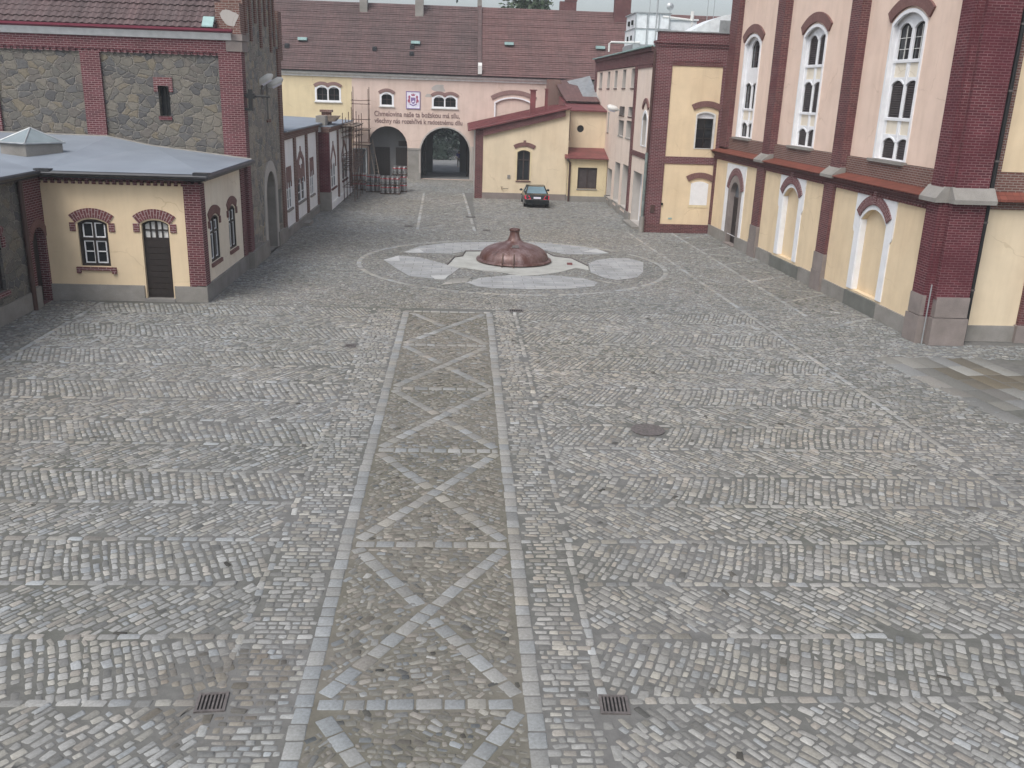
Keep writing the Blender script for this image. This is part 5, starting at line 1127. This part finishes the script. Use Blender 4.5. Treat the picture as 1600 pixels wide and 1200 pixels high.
for s_ in (-1, 1):
    q.tube([(s_ * .78, .5, .95), (s_ * .60, 1.4, 1.38)], .045, 6).tube([(s_ * .80, 3.3, .93), (s_ * .58, 2.72, 1.37)], .04, 6).tube([(s_ * .86, 1.95, .96), (s_ * .635, 2.0, 1.42)], .03, 6)
o = q.build('roof', X['carpaint'], None, cleanup=False); o.parent = t
def gl(name, pts):
    o = M().poly(pts).poly([(x, y, z - .02) for x, y, z in pts]).build(name, X['glassskytint'], None, cleanup=False); o.parent = t
gl('rear_window', [(-.74, .55, .97), (.74, .55, .97), (.57, 1.39, 1.38), (-.57, 1.39, 1.38)]); gl('windscreen', [(-.78, 3.3, .95), (.78, 3.3, .95), (.55, 2.74, 1.38), (-.55, 2.74, 1.38)])
for s_ in (-1, 1): gl('side_window', [(s_ * .85, .75, .97), (s_ * .85, 3.2, .95), (s_ * .61, 2.7, 1.39), (s_ * .62, 1.4, 1.39)])
for s_ in (-1, 1):
    o = M().poly([(s_ * .44, -.02, .62), (s_ * .85, .01, .62), (s_ * .875, .08, .88), (s_ * .56, .02, .86)]).poly([(s_ * .84, .02, .64), (s_ * .895, .25, .66), (s_ * .895, .28, .86), (s_ * .87, .10, .86)]).poly([(s_ * .48, -.012, .64), (s_ * .84, .02, .64), (s_ * .86, .06, .62), (s_ * .48, .03, .62)]).build('tail_lamp', X['lampred'], None, cleanup=False); o.parent = t
    o = M().lathe((0, 0, 0), [(.02, .0), (.1, .03), (.12, .1), (.08, .16), (.0, .18)], 10).build('wing_mirror', X['carpaint'], None, smooth=True); o.parent = t; o.location = (s_ * 1.0, 2.75, .92)
    for y in (.85, 3.75):
        wq = M().tube([(s_ * .68, y, .31), (s_ * .90, y, .31)], .31, 20); o = wq.build('wheel', X['rubber'], None, smooth=True); o.parent = t
        o2 = M().tube([(s_ * .89, y, .31), (s_ * .915, y, .31)], .2, 14).build('rim', X['steel'], None); o2.parent = o
o = M().box(-.26, .26, -.03, .03, .66, .78).build('number_plate', X['signwhite'], None); o.parent = t
o = M().box(-.84, .84, -.035, .06, .58, .605).build('bumper_strip', X['chrome'], None); o.parent = t
o = M().box(-.82, .82, -.03, .3, .3, .57).build('bumper', X['carpaint'], None); o.parent = t

# ------------------------------------------------------------------ beer kegs on pallets
def keg():
    kp = [(.0, .0), (.16, .0), (.165, .05), (.155, .07), (.178, .1), (.178, .2), (.183, .21), (.178, .22), (.178, .36), (.183, .37), (.178, .38), (.178, .45), (.155, .49), (.165, .51), (.165, .57), (.15, .57), (.145, .5), (.05, .52), (.0, .52)]
    b = M().lathe((0, 0, 0), kp, 16, cap=False).build('beer_keg', X['steel'], None, smooth=True)
    r = M().lathe((0, 0, 0), [(.184, .385), (.187, .39), (.187, .45), (.184, .455)], 16, cap=False).build('band', X['redband'], None); r.parent = b
    return b
K0 = keg(); first = True
stacks = [('left', -8.6, 74.2, 3, 2, 2), ('second', -7.38, 73.1, 3, 2, 2), ('front right', -6.15, 72.0, 4, 3, 2), ('rear right', -5.35, 73.75, 3, 2, 3)]
for nm, x0, y0, nx, ny, nl in stacks:
    z = 0
    for l in range(nl):
        t = thing('pallet', f'dark pallet {["on the ground under", "carrying the second layer of", "carrying the top layer of"][l]} the {nm} keg stack', 'pallet', (x0 + nx * .185 - .18, y0 + ny * .19, z))
        q = M()
        for i in range(5): q.box(x0 - .19, x0 + nx * .372 - .18, y0 - .19 + i * (ny * .38) / 5, y0 - .19 + i * (ny * .38) / 5 + ny * .06, z + .06, z + .085)
        q.build('deck', X['rust'], t)
        q = M()
        for i in range(3): q.box(x0 - .19 + i * (nx * .372 - .09) / 2, x0 - .1 + i * (nx * .372 - .09) / 2, y0 - .18, y0 + ny * .38 - .2, z, z + .058)
        q.build('runners', X['rust'], t)
        for i in range(nx):
            for j in range(ny):
                if nm == 'second' and l == 1 and i == 0 and j == 0: continue
                if first: o = K0; ch = K0.children[0]; first = False
                else:
                    o = K0.copy(); COL.objects.link(o); ch = K0.children[0].copy(); COL.objects.link(ch); ch.parent = o
                o.location = (x0 + i * .37 + random.uniform(-.008, .008), y0 + j * .38, z + .087)
                tag(o, f'steel keg with red band in the {["bottom", "second", "top"][l]} layer of the {nm} keg stack', 'keg', f'kegs of the {nm} stack, {["bottom", "second", "top"][l]} layer')
        z += .66

# ------------------------------------------------------------------ scaffolding
def scaffold(name, label, ax, ay, nx, ny, dx, dy, zs, top, boards, rail=True, base=(0, 0)):
    t = thing(name, label, 'scaffold', (ax, ay, 0))
    for i in range(nx):
        for j in range(ny):
            x, y = ax + i * dx, ay + j * dy; h = top + random.uniform(-.3, .4)
            M().tube([(x, y, .02), (x, y, h)], .03, 6).build('standard', X['rust'], t)
            M().box(x - .1, x + .1, y - .1, y + .1, 0, .03).build('foot_plate', X['castiron'], t)
    for z in zs:
        q = M()
        for j in range(ny): q.tube([(ax - .1, ay + j * dy, z), (ax + (nx - 1) * dx + .1, ay + j * dy, z)], .026, 6)
        for i in range(nx): q.tube([(ax + i * dx, ay - .1, z + .05), (ax + i * dx, ay + (ny - 1) * dy + .1, z + .05)], .026, 6)
        q.build('ledger', X['rust'], t)
    for z in boards:
        q = M()
        for k in range(3): q.box(ax - .15 + k * ((nx - 1) * dx + .3) / 3 + .02, ax - .15 + (k + 1) * ((nx - 1) * dx + .3) / 3 - .02, ay - .25, ay + (ny - 1) * dy + .25, z + .09, z + .13 + .01 * k)
        q.build('platform', X['board'], t)
    q = M()
    for j in range(ny - 1): q.tube([(ax + (nx - 1) * dx, ay + j * dy, .2), (ax + (nx - 1) * dx, ay + (j + 1) * dy, zs[-1])], .02, 6)
    if ny == 2: q.tube([(ax, ay, .2), (ax + (nx - 1) * dx, ay, zs[0] + .1)], .02, 6)
    q.build('brace', X['rust'], t)
    return t
scaffold('scaffolding', 'long rusty scaffold with boards along the projecting white block', -8.45, 66.6, 2, 4, .75, 1.75, (1.0, 2.2, 2.5, 2.8, 3.2, 4.4, 4.75, 5.1), 6.0, (5.1,))
t = scaffold('scaffold_tower', 'slim scaffold tower against the wall left of the keg arch', -9.75, 83.6, 2, 2, 1.4, .9, (2.9, 3.15, 4.2, 4.35, 5.1, 6.4, 6.7), 7.6, (2.9, 4.2))
t2 = thing('leaning_panels', 'dark metal panels leaning under the scaffold tower', 'panel', (-9.2, 83.3, 0))
q = M(FY(84.3)); q.plate(rect(-9.85, -8.65, .1, 2.6), [], -.1, -.04); q.build('panel', X['gutter'], t2)
q = M(FY(84.3)); q.plate(rect(-9.9, -8.6, .05, 2.65), [rect(-9.8, -8.7, .15, 2.55)], -.13, -.101).box(-9.3, -9.25, -.125, -.1, .1, 2.6); q.build('panel_frame', X['galv'], t2)
t = thing('ladder', 'ladder leaning at the left jamb of the keg arch', 'ladder', (-8.3, 84, 0)); 
q = M()
for s_ in (-.2, .2): q.tube([(-7.6 + s_, 83.8, 0), (-8.35 + s_, 84.8, 3.4)], .025, 6)
q.build('rail', X['board'], t); q = M()
for k in range(1, 11): f = k / 11; q.tube([(-7.8 - .75 * f, 83.8 + f, 3.4 * f), (-7.4 - .75 * f, 83.8 + f, 3.4 * f)], .016, 6)
q.build('rung', X['board'], t)
t = thing('stacked_boards', 'weathered boards and rubble stacked on the flat roof edge by the scaffolding', 'boards', (-9, 63.2, 5.5))
for k in range(5):
    M().box(-9.3 - .1 * k, -8.5 + .05 * k, 62.5 + .25 * k, 64.1 + .1 * k, 5.62 + .07 * k, 5.67 + .07 * k).build('board', X['board'], t)
t = thing('loose_planks', 'loose planks lying on the upper deck of the long scaffold', 'planks', (-8.1, 69, 5.25))
for k in range(4): M().box(-8.6 + .2 * k, -8.45 + .2 * k, 66.5 + .3 * k, 71.5 - .25 * k, 5.25 + .05 * (k % 2), 5.29 + .05 * (k % 2)).build('plank', X['board'], t)

# ------------------------------------------------------------------ wall lamps
def lamp(name, label, base, arm, heads, mat='offwhite'):
    t = thing(name, label, 'lamp', base)
    M().tube([base] + arm, .035, 8).build('arm', X['galv'], t)
    M().box(base[0] - .12, base[0] + .12, base[1] - .15, base[1] + .15, base[2] - .3, base[2] + .3).build('wall_plate', X['castiron'], t)
    for a, b in heads:
        A, Bv = Vector(a), Vector(b); d = (Bv - A)
        q = M(); q.tube([A, A + d * .08, A + d * .35, A + d * .8, Bv], [.05, .12, .17, .17, .06], 10)
        o = q.build('lamp_head', X[mat], t, smooth=True)
        n_ = Vector((0, 0, -.11)); M().tube([A + d * .3 + n_, A + d * .85 + n_], [.11, .11], 10).build('lamp_glass', X['signwhite'], o, smooth=True)
lamp('double_wall_lamp', 'white double headed lamp on the stone gable wall', (-9.4, 44.6, 7.5), [(-9.2, 44.6, 7.75), (-9.1, 44.5, 7.9)], [((-9.42, 44.2, 7.83), (-8.72, 44.2, 8.26)), ((-9.1, 44.9, 7.74), (-8.4, 44.9, 8.12))])
lamp('long_wall_lamp', 'long lamp reaching out from the pink office wing', (10.98, 65.6, 6.85), [(10.6, 65.7, 6.95)], [((10.75, 65.6, 6.9), (10.0, 65.6, 7.05)), ((10.8, 66.2, 6.98), (10.05, 66.2, 7.12))])
t = thing('iron_wall_bracket', 'black iron bracket with short arm on the corner brick pier', 'bracket', (-9.25, 41.0, 7.2))
q = M().tube([(-9.3, 41.0, 7.35), (-8.25, 41.05, 7.35)], .045, 8); q.build('arm', X['blackmetal'], t)
q = M().box(-9.3, -8.95, 40.9, 41.15, 6.75, 6.85).box(-9.14, -8.98, 40.92, 41.12, 6.85, 7.62).box(-9.22, -8.88, 40.9, 41.14, 7.25, 7.45); q.build('mount', X['blackmetal'], t)

# ------------------------------------------------------------------ roof equipment on the office wing
t = thing('air_handling_unit', 'white two storey air handling cabinet on the office wing roof', 'ventilation unit', (12.5, 67, 10.9))
q = M(); q.box(11.6, 14.0, 66, 70, 11.25, 12.25).box(11.65, 13.95, 66.05, 69.95, 12.28, 13.25); q.build('cabinet', X['hvac'], t)
q = M()
for z in (11.2, 12.24, 13.25): q.box(11.55, 14.05, 65.95, 70.05, z, z + .06)
for x in (11.6, 12.4, 13.2, 13.95): q.box(x - .02, x + .04, 65.94, 66.0, 11.2, 13.3)
q.build('cabinet_frame', X['galv'], t)
for y in (67.2, 68.6):
    for z in (11.7, 12.7): M().box(11.54, 11.66, y - .18, y + .18, z - .15, z + .15).build('vent_opening', X['hole'], t)
M().box(11.5, 14.1, 65.9, 70.1, 10.9, 11.2).build('plinth_frame', X['galv'], t)
t = thing('barrel_duct', 'curved white barrel roof duct behind the brick parapet', 'duct', (15, 62, 11))
pr = [(60.5, 0)]; q = M(lambda u, d, z: (u, d, z))
xs = np.linspace(13.3, 17.2, 10)
pts = [(x, 11.45 + 1.55 * math.sin(max(0, (x - 13.3)) / 3.9 * PI / 2) ** 1.3) for x in xs]
q.plate([(13.3, 11.0)] + [(17.2, 11.0)] + pts[::-1], [], 61.0, 64.5); q.build('duct_shell', X['hvac'], t)
M().box(16.1, 16.9, 60.94, 61.0, 11.6, 12.6).build('duct_panel', X['galv'], t)
tag(M().box(14.2, 16.2, 67.5, 70, 11.0, 13.0).box(14.1, 16.3, 67.4, 70.1, 13.0, 13.1).box(14.4, 14.8, 67.44, 67.5, 12.0, 12.4).build('condenser_unit', X['hvac'], loc=(15.2, 68.7, 11)), 'lower grey white condenser box right of the air handling cabinet', 'ventilation unit')
q = M().tube([(9.9, 66, 10.7), (9.9, 66, 11.25), (10.0, 66, 11.32), (12.0, 66, 11.35)], .07, 8); tag(q.build('white_pipe', X['offwhite'], loc=(9.9, 66, 10.7), smooth=True), 'white bent pipe along the office roof edge', 'pipe')
q = M().tube([(13.3, 65.2, 13.0), (15.3, 65.2, 12.85), (15.3, 65.2, 11)], .09, 8).tube([(15.3, 65.2, 12.8), (15.3, 65.2, 13.4)], .12, 8); tag(q.build('white_pipe', X['offwhite'], loc=(14, 65.2, 12), smooth=True), 'white duct pipe between the cabinet and the barrel duct', 'pipe')
for x, y, z0, h, lab in ((12.55, 63.5, 10.8, 5.2, 'thick grey mast in front of the air handling cabinet'), (12.1, 63.8, 10.8, 5.0, 'thin mast left of the thick mast on the office roof'), (16.05, 64.2, 11.5, 4.5, 'thin aerial standing left on the barrel duct'), (16.5, 64.3, 11.5, 4.5, 'thin aerial standing right on the barrel duct')):
    t = thing('mast', lab, 'mast', (x, y, z0), 'masts on the office roof')
    M().tube([(x, y, z0), (x, y, z0 + h)], .055 if 'thick' in lab[:6] else .022, 6).build('pole', X['galv'], t); M().box(x - .12, x + .12, y - .12, y + .12, z0, z0 + .08).build('foot', X['galv'], t)
t = thing('satellite_dish', 'small grey satellite dish on a thin pole above the office roof', 'dish', (13.5, 64, 11))
M().tube([(13.5, 64, 10.9), (13.5, 64, 13.4)], .03, 6).build('pole', X['galv'], t)
q = M(); 
for k in range(4):
    r0, r1 = .32 * k / 4, .32 * (k + 1) / 4
    for i in range(16):
        a, b = 2 * PI * i / 16, 2 * PI * (i + 1) / 16
        f = lambda r, a: (13.48 + .75 * r * math.cos(a), 63.9 - r * r * .8 * -1, 13.55 + .75 * r * math.sin(a))
        q.poly([f(r0, a), f(r1, a), f(r1, b), f(r0, b)] if k else [f(0, 0), f(r1, a), f(r1, b)])
q.build('reflector', X['galv'], t, smooth=True)

# ------------------------------------------------------------------ plants, trees, street behind the gate
def leaves(cx, cy, cz, rx, ry, rz, n, size, mat, name, parent, clumps=14, box=False):
    cl = rng.normal(0, .55, (clumps, 3)); cl /= np.maximum(1, np.linalg.norm(cl, axis=1))[:, None]
    if box: cl = rng.uniform(-.9, .9, (clumps, 3))
    p = cl[rng.integers(0, clumps, n)] + rng.normal(0, .24, (n, 3)); p = p * np.array([rx, ry, rz]) + np.array([cx, cy, cz])
    a = rng.normal(0, 1, (n, 3)); a /= np.linalg.norm(a, axis=1)[:, None]; b = np.cross(a, rng.normal(0, 1, (n, 3))); b /= np.linalg.norm(b, axis=1)[:, None]
    s_ = size * rng.uniform(.5, 1.3, (n, 1)); V = np.stack([p - a * s_, p + b * s_ * .5, p + a * s_, p - b * s_ * .5], 1).reshape(-1, 3)
    off = np.array(base_of(parent)); F_ = (np.arange(n)[:, None] * 4 + np.arange(4)[None]).tolist()
    me = bpy.data.meshes.new(name); me.from_pydata((V - off).tolist(), [], F_); me.materials.append(mat)
    o = bpy.data.objects.new(name, me); COL.objects.link(o); o.parent = parent; return o
def tree(x, y, h, r, label, mat='leaf', n=5000, low=.35):
    t = thing('broadleaf_tree', label, 'tree', (x, y, 0), 'trees beyond the gate building')
    q = M().tube([(x, y, 0), (x + .1, y, h * .3), (x - .1, y + .1, h * .62)], [.28, .2, .1], 8)
    for k in range(7):
        a = k * 2.4; z = h * (.3 + .05 * k); q.tube([(x, y, z), (x + r * .35 * math.cos(a), y + r * .35 * math.sin(a), z + h * .14), (x + r * .7 * math.cos(a), y + r * .7 * math.sin(a), z + h * .22)], [.1, .06, .03], 6)
    q.build('trunk', X['bark'], t)
    leaves(x, y, h * (1 + low) / 2, r, r, h * (1 - low) / 2, n, .3, X[mat], 'crown', t, 26)
tree(-4.5, 119, 13, 5.5, 'dark tree beyond the gate passage, left of the road', 'leafhaze', 16000, .05)
tree(-.8, 142, 16, 7, 'dark tree beyond the gate passage straight ahead', 'leafhaze', 16000, .1)
tree(4.5, 128, 12, 4.5, 'dark tree beyond the gate passage, right of the road', 'leafhaze', 12000, .12)
tree(8.0, 118, 18.3, 3.0, 'tree whose top just shows above the far roof ridge', 'leaf', 12000, .4)
t = thing('clipped_hedge', 'dark clipped hedge beside the road beyond the gate', 'hedge', (-4, 110, 0))
M().box(-6.2, -1.9, 109.5, 110.8, .1, 1.7).build('stems', X['leafhaze'], t); leaves(-4.05, 110.1, 1.2, 2.35, .85, 1.35, 5000, .14, X['leafhaze'], 'foliage', t, 60, True)
t = thing('far_hedge', 'far dark hedge behind the walking person', 'hedge', (0, 138, 0))
M().box(-1.6, 6, 131, 132, .1, 1.5).build('stems', X['leafhaze'], t); leaves(2.2, 131, 1.2, 3.8, 1, 1.2, 3000, .16, X['leafhaze'], 'foliage', t, 60, True)
#w = struct(leaves(18.9, 29.95, .12, 1.0, .14, .2, 300, .05, X['weed'], 'wall_weeds', None, 24, True), 'stuff')
#w = struct(leaves(5.0, 29.0, 5.86, .01, .01, .01, 6, .02, X['weed'], 'ledge_moss', None, 2), 'stuff'); bpy.data.objects.remove(w)

# ------------------------------------------------------------------ person
t = thing('person', 'person in a purple blue shirt and light trousers walking beyond the gate arch', 'person', (-.42, 99.0, 0))
J = dict(pel=(0, 0, .93), bel=(0, 0, 1.1), che=(0, -.01, 1.32), nek=(0, -.01, 1.48), hd=(0, .01, 1.58), top=(0, .01, 1.72),
         lh=(-.1, 0, .88), lk=(-.11, .14, .5), la=(-.11, .1, .09), lt=(-.12, .27, .04), rh=(.1, 0, .88), rk=(.11, -.04, .48), ra=(.11, -.3, .12), rt=(.12, -.16, .04),
         ls=(-.19, 0, 1.41), le=(-.25, -.1, 1.14), lw=(-.25, .04, .92), lf=(-.25, .1, .82), rs=(.19, 0, 1.41), re=(.25, .1, 1.14), rw=(.24, .26, .96), rf=(.24, .32, .88))
Ed = [('pel', 'bel'), ('bel', 'che'), ('che', 'nek'), ('nek', 'hd'), ('hd', 'top'), ('pel', 'lh'), ('lh', 'lk'), ('lk', 'la'), ('la', 'lt'), ('pel', 'rh'), ('rh', 'rk'), ('rk', 'ra'), ('ra', 'rt'), ('che', 'ls'), ('ls', 'le'), ('le', 'lw'), ('lw', 'lf'), ('che', 'rs'), ('rs', 're'), ('re', 'rw'), ('rw', 'rf')]
Rd = dict(pel=.15, bel=.14, che=.16, nek=.06, hd=.10, top=.08, lh=.1, rh=.1, lk=.065, rk=.065, la=.045, ra=.045, lt=.04, rt=.04, ls=.07, rs=.07, le=.045, re=.045, lw=.033, rw=.033, lf=.03, rf=.03)
def skin(name, keys, edges, rad, mat, parent, root):
    ks = list(keys); me = bpy.data.meshes.new(name); me.from_pydata([J[k] for k in ks], [(ks.index(a), ks.index(b)) for a, b in edges], [])
    o = bpy.data.objects.new(name, me); COL.objects.link(o); o.parent = parent
    me.materials.append(mat); md = o.modifiers.new('skin', 'SKIN'); md.use_smooth_shade = True
    for i, k in enumerate(ks): sv = me.skin_vertices[0].data[i]; sv.radius = (rad[k], rad[k] * .85); sv.use_root = (k == root)
    o.modifiers.new('sub', 'SUBSURF').levels = 1; return o
skin('body', J, Ed, Rd, X['skin'], t, 'pel')
sh = ['pel', 'bel', 'che', 'ls', 'le', 'rs', 're']; skin('shirt', sh, [e for e in Ed if e[0] in sh and e[1] in sh], {k: Rd[k] + .025 for k in Rd}, X['shirt'], t, 'pel')
tr_ = ['pel', 'lh', 'lk', 'la', 'rh', 'rk', 'ra']; skin('trousers', tr_, [e for e in Ed if e[0] in tr_ and e[1] in tr_], {k: Rd[k] + .022 for k in Rd}, X['trousers'], t, 'pel')
o = M().lathe((0, -.005, 1.58), [(.095, .0), (.112, .05), (.105, .11), (.06, .16), (.0, .17)], 12).build('hair', X['hair'], None, smooth=True); o.parent = t

hz, hnt, hb = new_mat('haze'); hnt.nodes.remove(hb); pv = hnt.nodes.new('ShaderNodeVolumePrincipled'); pv.inputs['Density'].default_value = .00065; pv.inputs['Color'].default_value = (.9, .95, 1, 1); hnt.links.new(pv.outputs[0], hnt.nodes['Material Output'].inputs['Volume'])
struct(M().box(-80, 80, -10, 170, -1.5, 21).build('haze', hz), 'stuff')
# ------------------------------------------------------------------ light, sky, camera
S.world = bpy.data.worlds.new('World'); S.world.use_nodes = True; nt = S.world.node_tree; bg = nt.nodes['Background']
EL, AZ = math.radians(54), math.radians(214)             # sun behind the camera's left shoulder, veiled by cloud
sky = nt.nodes.new('ShaderNodeTexSky'); sky.sky_type = 'NISHITA'; sky.sun_disc = False; sky.sun_elevation = EL; sky.sun_rotation = AZ
sky.air_density = 1.0; sky.dust_density = 4.0; sky.ozone_density = 1.5
hs = nt.nodes.new('ShaderNodeHueSaturation'); hs.inputs['Saturation'].default_value = .5; nt.links.new(sky.outputs[0], hs.inputs['Color']); nt.links.new(hs.outputs[0], bg.inputs[0])
bg.inputs[1].default_value = .148
L = bpy.data.lights.new('sun', 'SUN'); L.energy = 1.2; L.angle = math.radians(28); L.color = (1, .97, .93)
so = bpy.data.objects.new('sun', L); COL.objects.link(so)
dv = Vector((math.sin(AZ) * math.cos(EL), math.cos(AZ) * math.cos(EL), math.sin(EL)))   # direction towards the sun
so.rotation_euler = dv.to_track_quat('Z', 'Y').to_euler(); so.location = dv * 100
cam = bpy.data.cameras.new('camera'); cam.lens = 31.921; cam.sensor_width = 36; cam.clip_start = .1; cam.clip_end = 2000
co = bpy.data.objects.new('camera', cam); COL.objects.link(co)
Rm = Matrix(((.998211, -.015404, -.057765), (-.050224, .308041, -.950047), (.032429, .951249, .306716)))
co.matrix_world = Matrix.Translation((0, 0, 7.9)) @ Rm.to_4x4(); S.camera = co
vs = S.view_settings; vs.view_transform = 'Standard'; vs.look = 'None'; vs.exposure = .45; vs.gamma = 1
